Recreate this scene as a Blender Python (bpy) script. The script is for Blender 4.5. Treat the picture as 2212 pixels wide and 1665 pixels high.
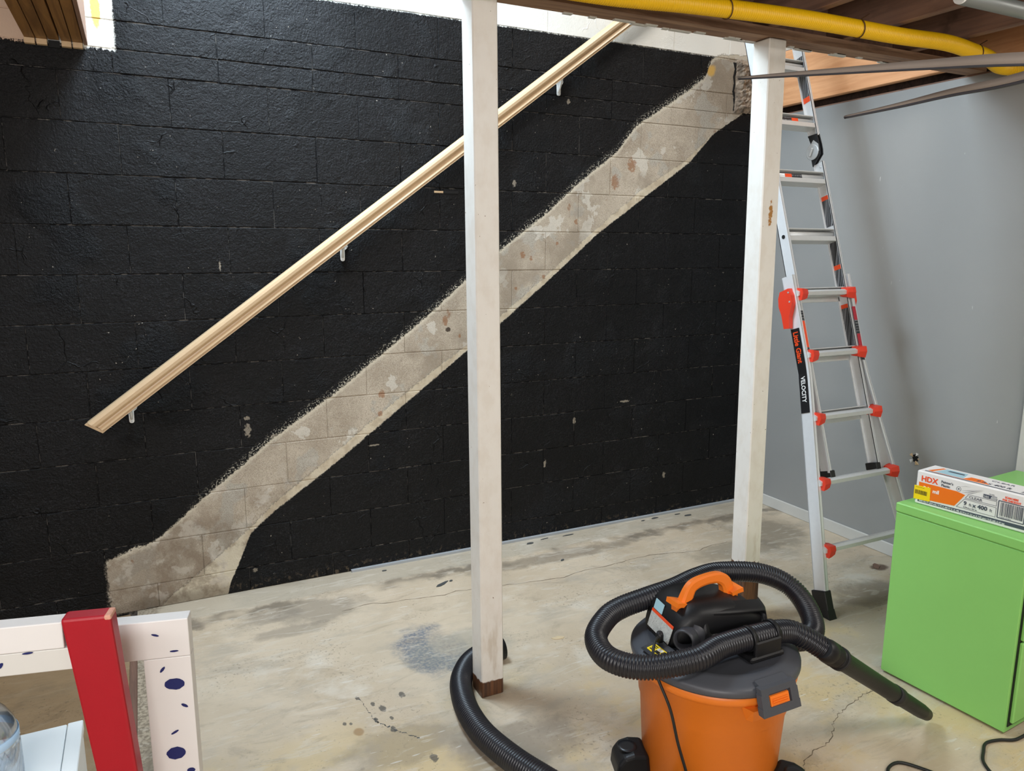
import bpy, bmesh, math, random
from mathutils import Vector, Matrix
from math import sin, cos, pi, radians as rad
random.seed(7)
S = bpy.context.scene
for o in list(bpy.data.objects): bpy.data.objects.remove(o)
COL = S.collection

# ------------------------------------------------------------------ camera, world, lights, exposure
def lin(r, g=None, b=None):
    if g is None: g = b = r
    f = lambda c: (c/255/12.92) if c/255 <= .04045 else ((c/255+.055)/1.055)**2.4
    return (f(r), f(g), f(b), 1)
yaw, pit, rol = .457369, -.180194, .0032117
fwd = Vector((sin(yaw)*cos(pit), cos(yaw)*cos(pit), sin(pit)))
r0 = Vector((cos(yaw), -sin(yaw), 0)); u0 = r0.cross(fwd)
r1 = r0*cos(rol)+u0*sin(rol); u1 = -r0*sin(rol)+u0*cos(rol)
cam = bpy.data.cameras.new('camera'); co = bpy.data.objects.new('camera', cam); COL.objects.link(co)
M3 = Matrix((r1, u1, -fwd)).transposed()
co.matrix_world = Matrix.Translation((-1.38796, -3.65244, 1.65034)) @ M3.to_4x4()
cam.sensor_fit = 'HORIZONTAL'; cam.sensor_width = 36; cam.lens = 1619.64/2212*36
cam.clip_start = .02
S.camera = co
w = bpy.data.worlds.new('world'); S.world = w; w.use_nodes = True
w.node_tree.nodes['Background'].inputs[0].default_value = (.75, .85, 1, 1)
w.node_tree.nodes['Background'].inputs[1].default_value = .3
S.view_settings.view_transform = 'Standard'; S.view_settings.look = 'None'
S.view_settings.exposure = 0.32; S.view_settings.gamma = 1; S.view_settings.use_curve_mapping = False
def area(name, loc, tgt, sx, sy, power, col):
    l = bpy.data.lights.new(name, 'AREA'); l.shape = 'RECTANGLE'; l.size = sx; l.size_y = sy
    l.energy = power; l.color = col
    o = bpy.data.objects.new(name, l); COL.objects.link(o); o.location = loc
    o.rotation_euler = (Vector(tgt)-Vector(loc)).to_track_quat('-Z', 'Y').to_euler()
    return o
area('stairwell_window_light', (-1.02, -.52, 3.40), (.1, -.30, 1.8), .9, .7, 80, (.70, .86, 1))
area('upstairs_lamp', (1.2, -1.6, 5.1), (1.0, -.9, 2), 1.2, .8, 60, (1, .97, .93))
area('camera_side_fill', (-1.9, -5.45, 1.75), (.0, -1.0, 1.0), 1.8, .9, 85, (1, .97, .94))  # added fill behind the camera for camera-facing surfaces; no window known there
area('basement_lamp_right', (1.1, -3.6, 2.46), (.8, -2.6, 0), 1.2, .3, 22, (1, .95, .88))
area('basement_lamp_left', (-2.6, -3.2, 2.46), (-2.2, -2.4, 0), 1.2, .3, 22, (.97, .97, 1))

# ------------------------------------------------------------------ node helpers
class N:
    def __init__(s, name):
        s.m = bpy.data.materials.new(name); s.m.use_nodes = True
        s.t = s.m.node_tree; s.b = s.t.nodes['Principled BSDF']; s._p = None
    def n(s, t, **k):
        q = s.t.nodes.new(t)
        for a, v in k.items(): setattr(q, a, v)
        return q
    def put(s, sock, v):
        if v is None: return
        if isinstance(v, bpy.types.NodeSocket): s.t.links.new(v, sock)
        else: sock.default_value = v
    def math(s, op, a, b=None, c=None, clamp=False):
        q = s.n('ShaderNodeMath', operation=op, use_clamp=clamp)
        s.put(q.inputs[0], a); s.put(q.inputs[1], b); s.put(q.inputs[2], c); return q.outputs[0]
    def vm(s, op, a, b):
        q = s.n('ShaderNodeVectorMath', operation=op); s.put(q.inputs[0], a); s.put(q.inputs[1], b); return q.outputs[0]
    def pos(s):
        if not s._p: s._p = s.n('ShaderNodeNewGeometry').outputs['Position']
        return s._p
    def obj(s): return s.n('ShaderNodeTexCoord').outputs['Object']
    def sep(s, v=None):
        q = s.n('ShaderNodeSeparateXYZ'); s.put(q.inputs[0], v or s.pos()); return q.outputs
    def noise(s, scale, vec=None, detail=4, rough=.6, out=0, dist=0):
        q = s.n('ShaderNodeTexNoise'); s.put(q.inputs['Vector'], vec or s.pos())
        q.inputs['Scale'].default_value = scale; q.inputs['Detail'].default_value = detail
        q.inputs['Roughness'].default_value = rough; q.inputs['Distortion'].default_value = dist; return q.outputs[out]
    def vor(s, scale, vec=None, feat='F1', out=0):
        q = s.n('ShaderNodeTexVoronoi', feature=feat); s.put(q.inputs['Vector'], vec or s.pos())
        q.inputs['Scale'].default_value = scale; return q.outputs[out]
    def mix(s, f, a, b):
        q = s.n('ShaderNodeMix', data_type='RGBA'); s.put(q.inputs[0], f); s.put(q.inputs[6], a); s.put(q.inputs[7], b); return q.outputs[2]
    def mulc(s, f, a, b):
        q = s.n('ShaderNodeMix', data_type='RGBA', blend_type='MULTIPLY'); s.put(q.inputs[0], f); s.put(q.inputs[6], a); s.put(q.inputs[7], b); return q.outputs[2]
    def step(s, v, lo, hi):
        q = s.n('ShaderNodeMapRange', interpolation_type='SMOOTHSTEP'); s.put(q.inputs[0], v)
        q.inputs[1].default_value = lo; q.inputs[2].default_value = hi; return q.outputs[0]
    def curve(s, v, pts):
        q = s.n('ShaderNodeFloatCurve'); c = q.mapping.curves[0]
        pts = sorted(pts)
        c.points[0].location = pts[0]; c.points[1].location = pts[-1]
        for p in pts[1:-1]: c.points.new(*p)
        for p in c.points: p.handle_type = 'VECTOR'
        q.mapping.update(); s.put(q.inputs['Value'], v); return q.outputs[0]
    def scale(s, v, k):
        q = s.n('ShaderNodeMapping'); s.put(q.inputs[0], v or s.pos()); q.inputs['Scale'].default_value = k; return q.outputs[0]
    def bump(s, h, strength=.3, dist=.01, prev=None):
        q = s.n('ShaderNodeBump'); q.inputs['Strength'].default_value = strength; q.inputs['Distance'].default_value = dist
        s.put(q.inputs['Height'], h); s.put(q.inputs['Normal'], prev); return q.outputs[0]
    def blob(s, cx, cy, rx, ry, soft=.4, nz=None, k=.6):
        x, y, z = s.xyz
        d = s.math('ADD', s.math('POWER', s.math('DIVIDE', s.math('SUBTRACT', x, cx), rx), 2.0), s.math('POWER', s.math('DIVIDE', s.math('SUBTRACT', y, cy), ry), 2.0))
        if nz: d = s.math('ADD', d, s.math('MULTIPLY', nz, k))
        return s.math('SUBTRACT', 1.0, s.step(d, 1-soft, 1+soft))
    def done(s, col, rough=.6, metal=0, nrm=None, spec=None):
        s.put(s.b.inputs['Base Color'], col); s.put(s.b.inputs['Roughness'], rough); s.b.inputs['Metallic'].default_value = metal
        if nrm: s.put(s.b.inputs['Normal'], nrm)
        if spec is not None: s.put(s.b.inputs['Specular IOR Level'], spec)
        return s.m

def plain(name, col, rough=.5, metal=0, grain=0, gs=30, bump=0, spec=None):
    k = N(name); c = col; nr = None
    if grain:
        q = k.noise(gs, k.obj()); c = k.mix(q, tuple(x*(1-grain) for x in col[:3])+(1,), tuple(min(1, x*(1+grain)) for x in col[:3])+(1,))
    if bump: nr = k.bump(k.noise(gs*4, k.obj()), bump, .004)
    return k.done(c, rough, metal, nr, spec)

# ---------------- the painted block wall
def wall_material(mortar=False):
    k = N('painted_mortar' if mortar else 'painted_block_wall'); X, Y, Z = k.sep()
    nz = k.noise(16, detail=6); nf = k.noise(90, detail=3); nb = k.noise(3.2, detail=5)
    wob = k.math('ADD', k.math('MULTIPLY', k.math('SUBTRACT', nz, .5), .026), k.math('ADD', k.math('MULTIPLY', k.math('SUBTRACT', nf, .5), .034), k.math('MULTIPLY', k.math('SUBTRACT', k.noise(260, detail=2), .5), .022)))
    zw = k.math('ADD', Z, wob); xw = k.math('ADD', X, wob)
    xn = k.math('DIVIDE', k.math('ADD', X, 1.7), 3.9, clamp=True)
    def cv(pts): return k.math('MULTIPLY', k.curve(xn, [((x+1.7)/3.9, max(0, z/3.2)) for x, z in pts]), 3.2)
    up = cv([(-1.7,.2),(-1.623,.262),(-1.53,.295),(-1.505,.31),(-1.46,.315),(-1.42,.325),(-1.35,.38),(-1.113,.566),(-.871,.753),(-.574,.944),(-.31,1.137),(-.059,1.327),(.136,1.489),(.35,1.656),(.613,1.842),(.843,2.034),(1.051,2.18),(1.19,2.34),(1.517,2.54),(1.66,2.64),(1.70,2.745),(1.777,2.775),(1.918,2.785),(2.2,2.80)])
    lo = cv([(-1.7,0),(-1.12,0),(-1.105,.06),(-1.065,.139),(-1.0,.29),(-.89,.382),(-.636,.549),(-.394,.725),(-.143,.909),(.132,1.111),(.364,1.275),(.647,1.494),(.941,1.735),(1.281,1.962),(1.573,2.157),(1.737,2.325),(1.996,2.482),(2.2,2.56)])
    cr = cv([(-1.7,0),(-1.42,0),(-1.38,.038),(-1.199,.169),(-1.002,.318),(-.889,.425),(-.658,.586),(-.429,.758),(-.18,.938),(.119,1.137),(.35,1.305),(.632,1.519),(.925,1.758),(1.216,1.975),(1.538,2.166),(1.735,2.33),(1.994,2.49),(2.2,2.57)])
    ins = k.math('MULTIPLY', k.step(k.math('SUBTRACT', up, zw), -.004, .004), k.step(k.math('SUBTRACT', k.math('ADD', Z, k.math('MULTIPLY', wob, .5)), lo), -.004, .004))
    ins = k.math('MULTIPLY', ins, k.step(xw, -1.632, -1.618))
    cream = k.step(k.math('SUBTRACT', cr, k.math('ADD', Z, k.math('MULTIPLY', wob, 1.0))), -.004, .006)
    tri = k.math('MULTIPLY', cream, k.math('SUBTRACT', 1.0, k.step(X, -1.06, -1.0)))
    uedge = k.math('SUBTRACT', 1.0, k.step(k.math('SUBTRACT', up, zw), .008, .03))
    # raw block colour
    raw = k.mix(k.step(nb, .35, .65), lin(190, 178, 160), lin(158, 145, 127))
    raw = k.mix(k.step(k.noise(5, k.scale(None, (1, 1, 1)), detail=3), .55, .6), raw, lin(172, 166, 154))
    raw = k.mix(k.math('MULTIPLY', k.step(k.noise(340, detail=1), .52, .66), .42), raw, lin(214, 207, 194))
    raw = k.mix(k.math('MULTIPLY', k.step(k.noise(300, k.vm('ADD', k.pos(), (3, 3, 3)), detail=1), .54, .64), .5), raw, lin(112, 98, 84))
    raw = k.mix(k.math('MULTIPLY', k.step(k.noise(4.6, k.vm('ADD', k.pos(), (6, 0, 1)), detail=5), .575, .59), .7), raw, lin(206, 201, 190))
    raw = k.mix(k.math('MULTIPLY', k.step(k.noise(240, detail=3), .48, .75), .42), raw, lin(120, 111, 99))
    rust = k.math('MULTIPLY', k.step(k.noise(11, k.scale(None, (1, 1, .6)), detail=4), .66, .74), .75)
    raw = k.mix(k.math('MULTIPLY', k.step(k.noise(2.4, k.vm('ADD', k.pos(), (2, 0, 5)), detail=4), .50, .62), .6), raw, lin(140, 128, 112))
    raw = k.mix(rust, raw, lin(128, 84, 48))
    raw = k.mix(k.math('MULTIPLY', uedge, .75), raw, lin(205, 197, 178))
    raw = k.mix(k.math('MULTIPLY', cream, k.math('ADD', .45, k.math('MULTIPLY', k.step(nz, .3, .6), .5))), raw, k.mix(k.step(nz, .35, .62), lin(220, 208, 182), lin(178, 163, 140)))
    raw = k.mix(k.math('MULTIPLY', tri, k.math('ADD', .35, k.math('MULTIPLY', k.step(k.noise(7, detail=5), .4, .5), .5))), raw, lin(212, 203, 182))
    k.xyz = (X, Z, Y)
    for (bx, bz, rr) in ((.245,1.43,.02),(.43,1.44,.014),(.60,1.50,.016),(.47,1.62,.025),(.52,1.60,.016),(.68,1.68,.016),(.80,1.80,.02),(.10,1.20,.012),(-.17,.86,.02),(-.34,.82,.02),(-.33,.92,.03),(1.05,2.02,.05),(1.16,2.12,.05),(.02,1.28,.03)):
        raw = k.mix(k.math('MULTIPLY', k.blob(bx, bz, rr*.5, rr*.75, .6, k.math('SUBTRACT', k.noise(55, detail=4), .5), 6), .7), raw, lin(140, 92, 54))
    raw = k.mix(k.blob(.035, 1.235, .014, .012, .4, k.math('SUBTRACT', nf, .5), 2), raw, lin(72, 60, 50))
    lowl = k.math('MULTIPLY', k.math('SUBTRACT', 1.0, k.step(Z, .25, .75)), k.step(k.noise(7, k.vm('ADD', k.pos(), (1, 0, 8)), detail=6, rough=.7), .47, .60))
    raw = k.mix(k.math('MULTIPLY', lowl, .55), raw, lin(124, 106, 88))
    raw = k.mix(k.math('MULTIPLY', k.math('MULTIPLY', k.math('SUBTRACT', 1.0, k.step(Z, .3, .9)), k.step(k.noise(10, k.vm('ADD', k.pos(), (8, 0, 3)), detail=6), .54, .62)), .5), raw, lin(200, 192, 180))
    # stain low on the left end of the stripe
    k.xyz = (X, Z, Y)
    raw = k.mix(k.math('MULTIPLY', k.blob(-1.33, .0, .45, .07, .6, nz, .8), .6), raw, lin(80, 66, 50))
    raw = k.mix(k.blob(1.70, 2.68, .05, .05, .3, nz, 1.2), raw, lin(214, 172, 92))
    # white paint above
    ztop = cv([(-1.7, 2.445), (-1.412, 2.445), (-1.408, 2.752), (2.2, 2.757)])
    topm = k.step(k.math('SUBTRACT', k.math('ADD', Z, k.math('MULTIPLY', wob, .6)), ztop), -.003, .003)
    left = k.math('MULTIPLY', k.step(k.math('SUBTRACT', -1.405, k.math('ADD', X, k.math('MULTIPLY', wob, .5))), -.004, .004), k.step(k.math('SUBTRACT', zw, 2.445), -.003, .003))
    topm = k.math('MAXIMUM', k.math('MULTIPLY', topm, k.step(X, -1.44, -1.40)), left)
    wcol = k.mix(k.step(X, -1.70, -1.66), lin(206, 178, 156), lin(236, 234, 226)); k.xyz = (X, Z, Y)  # pinkish tint left of the beam paints in light bounced off the wood
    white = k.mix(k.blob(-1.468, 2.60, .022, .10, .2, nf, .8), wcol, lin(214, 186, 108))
    # black paint: chips and chalky marks
    chip = k.math('MULTIPLY', k.step(k.noise(60, detail=2), .715, .75), k.step(k.noise(2.5, detail=2), .45, .6))
    black = k.mix(chip, k.mix(nb, lin(3, 3, 4), lin(7, 7, 9)), lin(168, 160, 148))
    for (bx, bz, rx, rz) in ((1.474,.256,.010,.020),(1.16,.755,.035,.006),(.812,.67,.010,.020),(.62,.436,.008,.022),(-1.06,1.57,.004,.022),(-.985,.86,.012,.01),(-.985,.80,.014,.03),(-.86,.75,.02,.02),(-.38,.66,.03,.004),(.42,1.99,.010,.014),(.74,2.425,.010,.012),(-.66,.70,.01,.01),(-.99,.10,.012,.01)):
        k.xyz = (X, Z, Y); black = k.mix(k.math('MULTIPLY', k.blob(bx, bz, rx, rz, .35, k.math('SUBTRACT', nf, .5), 4.5), .7), black, lin(160, 150, 134))
    over = k.math('SUBTRACT', zw, up)
    sct = k.math('MULTIPLY', k.math('MULTIPLY', k.step(over, -.002, .002), k.math('SUBTRACT', 1.0, k.step(over, .004, .045))), k.step(k.noise(150, detail=2), .55, .62))
    black = k.mix(k.math('MULTIPLY', sct, k.step(X, -1.3, -1.1)), black, lin(206, 200, 184))
    black = k.mix(k.math('MULTIPLY', k.step(k.noise(170, detail=4, rough=.7), .50, .70), k.math('ADD', .25, k.math('MULTIPLY', k.step(nb, .4, .6), .55))), black, lin(46, 46, 49))  # chalky scuff speckle that also paints in the glints of the rough paint
    if mortar: black = k.mix(k.step(k.noise(24, detail=4), .46, .60), black, lin(104, 100, 95))
    low = k.math('MULTIPLY', k.math('SUBTRACT', 1.0, k.step(Z, .0, .075)), k.step(k.noise(38, detail=4), .54, .62))
    black = k.mix(k.math('MULTIPLY', low, .5), black, lin(112, 98, 80))
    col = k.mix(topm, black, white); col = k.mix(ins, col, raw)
    nonb = k.math('MAXIMUM', ins, topm)
    rough = k.mix(nonb, k.mix(nz, (.38, .38, .38, 1), (.56, .56, .56, 1)), (.8, .8, .8, 1))
    lump = k.math('ADD', k.math('MULTIPLY', k.noise(105, detail=4, rough=.7), 1.0), k.math('MULTIPLY', k.noise(14, detail=3, dist=1.2), .9))
    patch = k.step(k.noise(2.6, detail=2), .52, .66)
    lump = k.math('MULTIPLY', lump, k.math('ADD', .6, k.math('MULTIPLY', patch, .9)))
    wv = k.vm('ADD', k.pos(), k.vm('MULTIPLY', k.noise(5, detail=3, out=1), (.22, .22, .22)))
    wr_ = k.math('MULTIPLY', k.math('SUBTRACT', 1.0, k.step(k.vor(5.5, wv, 'DISTANCE_TO_EDGE'), .0, .022)), k.step(k.noise(4.2, k.vm('ADD', k.pos(), (4, 0, 2)), detail=2), .55, .66))
    lump = k.math('ADD', lump, k.math('MULTIPLY', wr_, .55))
    lump = k.math('MULTIPLY', lump, k.math('SUBTRACT', 1.0, k.math('MULTIPLY', nonb, .78)))
    # thick paint ridge where the stripe starts
    lump = k.math('ADD', lump, k.math('MULTIPLY', k.math('SUBTRACT', 1.0, ins), .35))
    lump = k.math('ADD', lump, k.math('MULTIPLY', k.math('MULTIPLY', cream, ins), .5))
    return k.done(col, rough, 0, k.bump(lump, 1.0, .008), spec=k.math('ADD', .23, k.math('MULTIPLY', nonb, .25)))

def floor_material():
    k = N('stained_concrete'); X, Y, Z = k.sep(); k.xyz = (X, Y, Z)
    nb = k.noise(1.7, detail=6, dist=.6); nz = k.noise(9, detail=6); nf = k.noise(70, detail=4); ns = k.noise(4.5, k.scale(None, (.5, 1, 1)), detail=6, rough=.7)
    c = k.mix(k.step(nb, .35, .65), lin(204, 188, 165), lin(188, 171, 147))
    c = k.mix(k.step(ns, .5, .68), c, lin(180, 168, 150))
    c = k.mix(k.math('MULTIPLY', k.step(k.noise(3.1, detail=5), .56, .68), .6), c, lin(212, 203, 188))
    # yellowed patches towards the camera
    yel = k.math('MULTIPLY', k.step(k.noise(2.3, k.vm('ADD', k.pos(), (3.1, 7.7, 0)), detail=6), .48, .62), k.math('SUBTRACT', 1.0, k.step(Y, -1.5, -1.05)))
    c = k.mix(k.math('MULTIPLY', yel, .75), c, lin(204, 180, 134))
    # dirt speckle
    dirt = k.math('MULTIPLY', k.step(nf, .56, .66), k.step(k.noise(3.4, detail=4), .48, .64))
    c = k.mix(k.math('MULTIPLY', dirt, .6), c, lin(120, 108, 92))
    # dark water edge along the wall
    edge = k.math('ABSOLUTE', k.math('ADD', k.math('ADD', Y, .235), k.math('MULTIPLY', k.math('SUBTRACT', nz, .5), .22)))
    edge = k.math('MULTIPLY', k.math('SUBTRACT', 1.0, k.step(edge, .01, .07)), k.step(k.noise(2.2, k.vm('ADD', k.pos(), (9, 1, 0)), detail=3), .40, .56))
    c = k.mix(k.math('MULTIPLY', edge, .75), c, lin(98, 90, 78))
    ap = k.step(k.math('ADD', Y, k.math('MULTIPLY', nz, .05)), -.18, -.15)
    c = k.mix(k.math('MULTIPLY', ap, .6), c, lin(170, 162, 146))
    for (bx, by, rx, ry, col, a) in ((-.75,-.36,.2,.12,lin(132,123,110),.6), (-.97,-.33,.14,.06,lin(136,127,114),.6), (-.9,-.5,.16,.05,lin(138,128,114),.55),
            (.55,-.30,.5,.06,lin(120,110,96),.6), (1.85,-.55,.22,.2,lin(126,116,100),.6), (1.5,-.65,.3,.1,lin(130,122,108),.5),
            (1.7,-1.35,.2,.12,lin(112,100,84),.6), (-.35,-1.62,.25,.12,lin(130,118,104),.6), (-.7,-1.45,.2,.1,lin(134,122,104),.5),
            (-1.45,-1.25,.05,.25,lin(112,100,84),.6), (-.826,-1.315,.016,.02,lin(150,112,66),.7), (2.0,-1.165,.05,.035,lin(88,62,46),.9)):
        c = k.mix(k.math('MULTIPLY', k.blob(bx, by, rx, ry, .6, k.math('SUBTRACT', nz, .5), 3.0), a), c, col)
    blue = k.math('MULTIPLY', k.blob(-.42, -.90, .13, .2, .5, k.math('SUBTRACT', nz, .5), 2.5), k.math('SUBTRACT', 1.0, k.math('MULTIPLY', k.blob(-.34, -.88, .07, .12, .5, k.math('SUBTRACT', nz, .5), 2), .6)))
    c = k.mix(k.math('MULTIPLY', blue, k.math('ADD', .3, k.math('MULTIPLY', k.step(nf, .35, .6), .5))), c, lin(78, 98, 120))
    c = k.mix(k.math('MULTIPLY', k.blob(-.3, -.95, .22, .14, .5, k.math('SUBTRACT', nz, .5), 2.5), .4), c, lin(138, 140, 132))
    for (bx, by, r) in ((-.78,-1.119,.012), (-.623,-1.169,.018), (-.738,-1.178,.012), (-.714,-1.221,.02), (-.754,-1.277,.012), (-.714,-1.355,.016), (-.639,-1.556,.02), (-.70,-1.29,.011), (-.86,-1.25,.01), (-.84,-1.26,.008)):
        c = k.mix(k.math('MULTIPLY', k.blob(bx, by, r*.62, r*1.05, .3, k.math('SUBTRACT', nf, .5), 3.5), .8), c, lin(66, 64, 62))
    scr = k.math('MULTIPLY', k.step(k.noise(34, k.scale(None, (.25, 1.5, 1)), detail=2), .655, .70), k.step(k.noise(3, detail=2), .45, .55))
    c = k.mix(k.math('MULTIPLY', scr, .7), c, lin(212, 206, 196))
    pit = k.math('MULTIPLY', k.step(k.noise(48, detail=5, rough=.75), .60, .68), k.step(k.noise(2.1, k.vm('ADD', k.pos(), (5, 2, 0)), detail=3), .42, .6))
    c = k.mix(k.math('MULTIPLY', pit, .55), c, lin(128, 116, 98))
    stk = k.math('MULTIPLY', k.step(k.noise(15, k.scale(None, (.35, 1.6, 1)), detail=5, dist=1.0), .54, .66), .45)
    c = k.mix(stk, c, lin(206, 197, 182))
    stk2 = k.math('MULTIPLY', k.step(k.noise(6, k.vm('ADD', k.scale(None, (.7, 1.3, 1)), (7, 3, 0)), detail=7, dist=.8, rough=.7), .53, .68), .42)
    c = k.mix(stk2, c, lin(150, 137, 118))
    spk = k.step(k.noise(120, detail=1), .76, .79)
    c = k.mix(k.math('MULTIPLY', spk, .8), c, lin(214, 210, 202))
    oldslab = k.math('SUBTRACT', 1.0, k.step(X, -1.54, -1.53))
    c = k.mulc(oldslab, c, lin(190, 172, 148))
    edge2 = k.math('MULTIPLY', k.step(X, -1.53, -1.51), k.math('SUBTRACT', 1.0, k.step(k.math('ADD', X, k.math('MULTIPLY', k.math('SUBTRACT', nz, .5), .10)), -1.44, -1.41)))
    c = k.mix(k.math('MULTIPLY', edge2, k.math('ADD', .3, k.math('MULTIPLY', k.step(nf, .42, .58), .55))), c, lin(120, 108, 90))
    rough = k.mix(nb, (.42, .42, .42, 1), (.7, .7, .7, 1))
    return k.done(c, rough, 0, k.bump(k.math('ADD', nz, k.math('MULTIPLY', nf, .4)), .22, .006))

def wood(name, c1, c2, axis=1, rough=.65, knots=0.0):
    k = N(name); sc = [9, 9, 9]; sc[axis] = .7
    g = k.noise(3.5, k.scale(None, tuple(sc)), detail=5, dist=.8)
    c = k.mix(k.step(g, .3, .7), c1, c2)
    if knots: c = k.mix(k.math('MULTIPLY', k.step(k.noise(5, k.scale(None, (1, 1, 1))), .62, .74), knots), c, tuple(x*.35 for x in c2[:3])+(1,))
    return k.done(c, rough, 0, k.bump(g, .25, .004))

def post_material(name, base, h):
    k = N(name); X, Y, Z = k.sep()
    nz = k.noise(22, k.scale(None, (1, 1, .6)), detail=4); g = k.noise(3.5, k.scale(None, (16, 16, .8)), detail=4)
    paint = k.mix(k.step(nz, .4, .7), lin(230, 226, 219), lin(224, 218, 209))
    wear = k.math('MULTIPLY', k.step(k.noise(6, k.scale(None, (2, 2, .5)), detail=5), .56, .7), k.math('SUBTRACT', 1.0, k.step(Z, .1, 1.3)))
    paint = k.mix(k.math('MULTIPLY', wear, .5), paint, lin(182, 165, 142))
    k.xyz = (X, Z, Y)
    if base > .1: paint = k.mix(k.blob(.922, 1.79, .010, .045, .4, k.math('SUBTRACT', k.noise(60), .5), 5), paint, lin(168, 116, 52))
    chip = k.step(k.noise(75, detail=2), .745, .77)
    paint = k.mix(chip, paint, lin(120, 92, 68))
    bare = k.mix(k.step(g, .35, .65), lin(112, 74, 48), lin(66, 42, 30))
    m = k.step(k.math('ADD', k.math('SUBTRACT', Z, h), k.math('MULTIPLY', k.math('SUBTRACT', k.noise(26, detail=3), .5), base)), -.003, .003)
    return k.done(k.mix(m, bare, paint), .42, 0, k.bump(k.math('ADD', g, k.math('MULTIPLY', nz, .4)), .18, .004))

def print_lines(name, bg, fg, sx, sy, thr=.5):
    """flat print: rows of small unreadable text"""
    k = N(name); q = k.n('ShaderNodeTexCoord').outputs['Object']
    b = k.n('ShaderNodeTexBrick'); k.put(b.inputs['Vector'], k.scale(q, (sx, sy, 1)))
    b.inputs['Scale'].default_value = 1; b.inputs['Mortar Size'].default_value = .28; b.inputs['Color1'].default_value = (1, 1, 1, 1); b.inputs['Color2'].default_value = (0, 0, 0, 1); b.inputs['Mortar'].default_value = (0, 0, 0, 1)
    b.inputs['Brick Width'].default_value = 1.6; b.inputs['Row Height'].default_value = 1
    nn = k.noise(1.6, k.scale(q, (sx, sy, 1)), detail=2)
    return k.done(k.mix(k.math('MULTIPLY', b.outputs[0], k.step(nn, .4, .5)), bg, fg), .4)

M = dict(
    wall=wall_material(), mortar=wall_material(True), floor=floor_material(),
    joist=wood('dark_joist_wood', lin(140, 106, 88), lin(112, 84, 70), 1, .75, .6),
    plate=wood('dark_plate_wood', lin(168, 134, 108), lin(120, 90, 72), 0, .75, .4),
    orange=wood('fresh_orange_wood', lin(220, 164, 118), lin(202, 144, 98), 1, .6, .25),
    ply=wood('golden_brown_wood', lin(166, 122, 70), lin(122, 86, 48), 1, .6, .2),
    subfloor=wood('subfloor_wood', lin(92, 72, 62), lin(66, 52, 46), 0, .8),
    greywall=None, trimwhite=plain('white_trim_paint', lin(206, 204, 198), .45, 0, .04, 12),
    curb=plain('grey_blue_curb_paint', lin(160, 164, 168), .6, 0, .08, 20),
    post1=post_material('white_post_paint', .03, .062), post2=post_material('white_post_paint_worn', .12, .275),
    rail=plain('tan_handrail_paint', lin(206, 178, 142), .38, 0, .05, 25),
    clear=plain('milky_plastic', lin(222, 222, 218), .3),
    alu=plain('brushed_aluminium', lin(222, 224, 226), .42, .2, .05, 40),
    alud=plain('aluminium_rung', lin(212, 213, 212), .40, .3, .06, 60),
    red=plain('red_plastic', lin(226, 62, 38), .4), rubber=plain('black_rubber', lin(28, 28, 29), .6),
    blackplate=plain('black_hinge_plate', lin(30, 31, 34), .35), steel=plain('zinc_steel', lin(196, 200, 202), .42, .4, .06, 50),
    lblack=plain('black_label', lin(30, 30, 32), .35), lorange=plain('orange_label', lin(238, 84, 44), .35), lred=plain('red_label', lin(178, 40, 56), .35),
    ltext=print_lines('black_label_print', lin(34, 36, 40), lin(190, 192, 196), 900, 240), white=plain('white_print', lin(240, 240, 238), .4),
    torange=plain('orange_print', lin(240, 78, 30), .4),
    vorange=plain('orange_drum_plastic', lin(232, 124, 34), .42, 0, .03, 8, .05), vhandle=plain('orange_handle_plastic', lin(242, 124, 34), .38),
    vlid=plain('charcoal_plastic', lin(72, 74, 80), .45, 0, .05, 14, .08), vblack=plain('black_plastic', lin(22, 22, 24), .46, 0, .12, 12, .06, .35),
    hose=plain('black_hose', lin(30, 30, 35), .34), port=plain('grey_port_plastic', lin(58, 59, 64), .45),
    dark=plain('dark_hollow', lin(8, 8, 9), .8), yellow=plain('yellow_hose', lin(240, 190, 10), .42), wire=plain('rusty_wire', lin(92, 62, 38), .6, .3),
    sticker=plain('yellow_sticker', lin(246, 214, 20), .45), green=plain('green_paint', lin(138, 202, 108), .42, 0, .03, 5, .03),
    green_dark=plain('cabinet_gap', lin(26, 36, 22), .7), card=plain('white_card', lin(232, 230, 228), .6), orangeprint=plain('orange_card_print', lin(242, 116, 14), .55),
    grey=plain('slate_print', lin(74, 80, 94), .5), bluep=plain('pale_blue_print', lin(168, 206, 218), .5),
    whitepaint=plain('white_gloss_paint', lin(220, 217, 214), .4, 0, .02, 10, .04), redpaint=plain('red_gloss_paint', lin(160, 12, 30), .42, 0, .08, 14, .08),
    barewood=plain('worn_wood', lin(206, 176, 138), .7, 0, .15, 60), wornred=plain('worn_red_edge', lin(206, 150, 128), .7, 0, .35, 160), navy=plain('navy_paint', lin(24, 34, 92), .4),
    laminate=plain('white_laminate', lin(232, 238, 240), .35), strip=plain('taupe_strip', lin(158, 146, 136), .5), strip2=plain('strip_edge', lin(66, 66, 74), .5),
    pipe=plain('grey_pipe', lin(126, 130, 128), .4, .3), cord=plain('black_cord', lin(24, 26, 26), .5), flake=plain('dark_flake', lin(70, 72, 72), .7), crack=plain('crack_line', lin(112, 98, 80), .9),
    chipwood=plain('pale_wood_chip', lin(204, 184, 150), .7), rubble=None, capblue=plain('blue_label', lin(20, 120, 214), .4),
    paper=print_lines('grey_notice_print', lin(198, 198, 192), lin(96, 92, 88), 700, 260), barcode=None)
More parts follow.
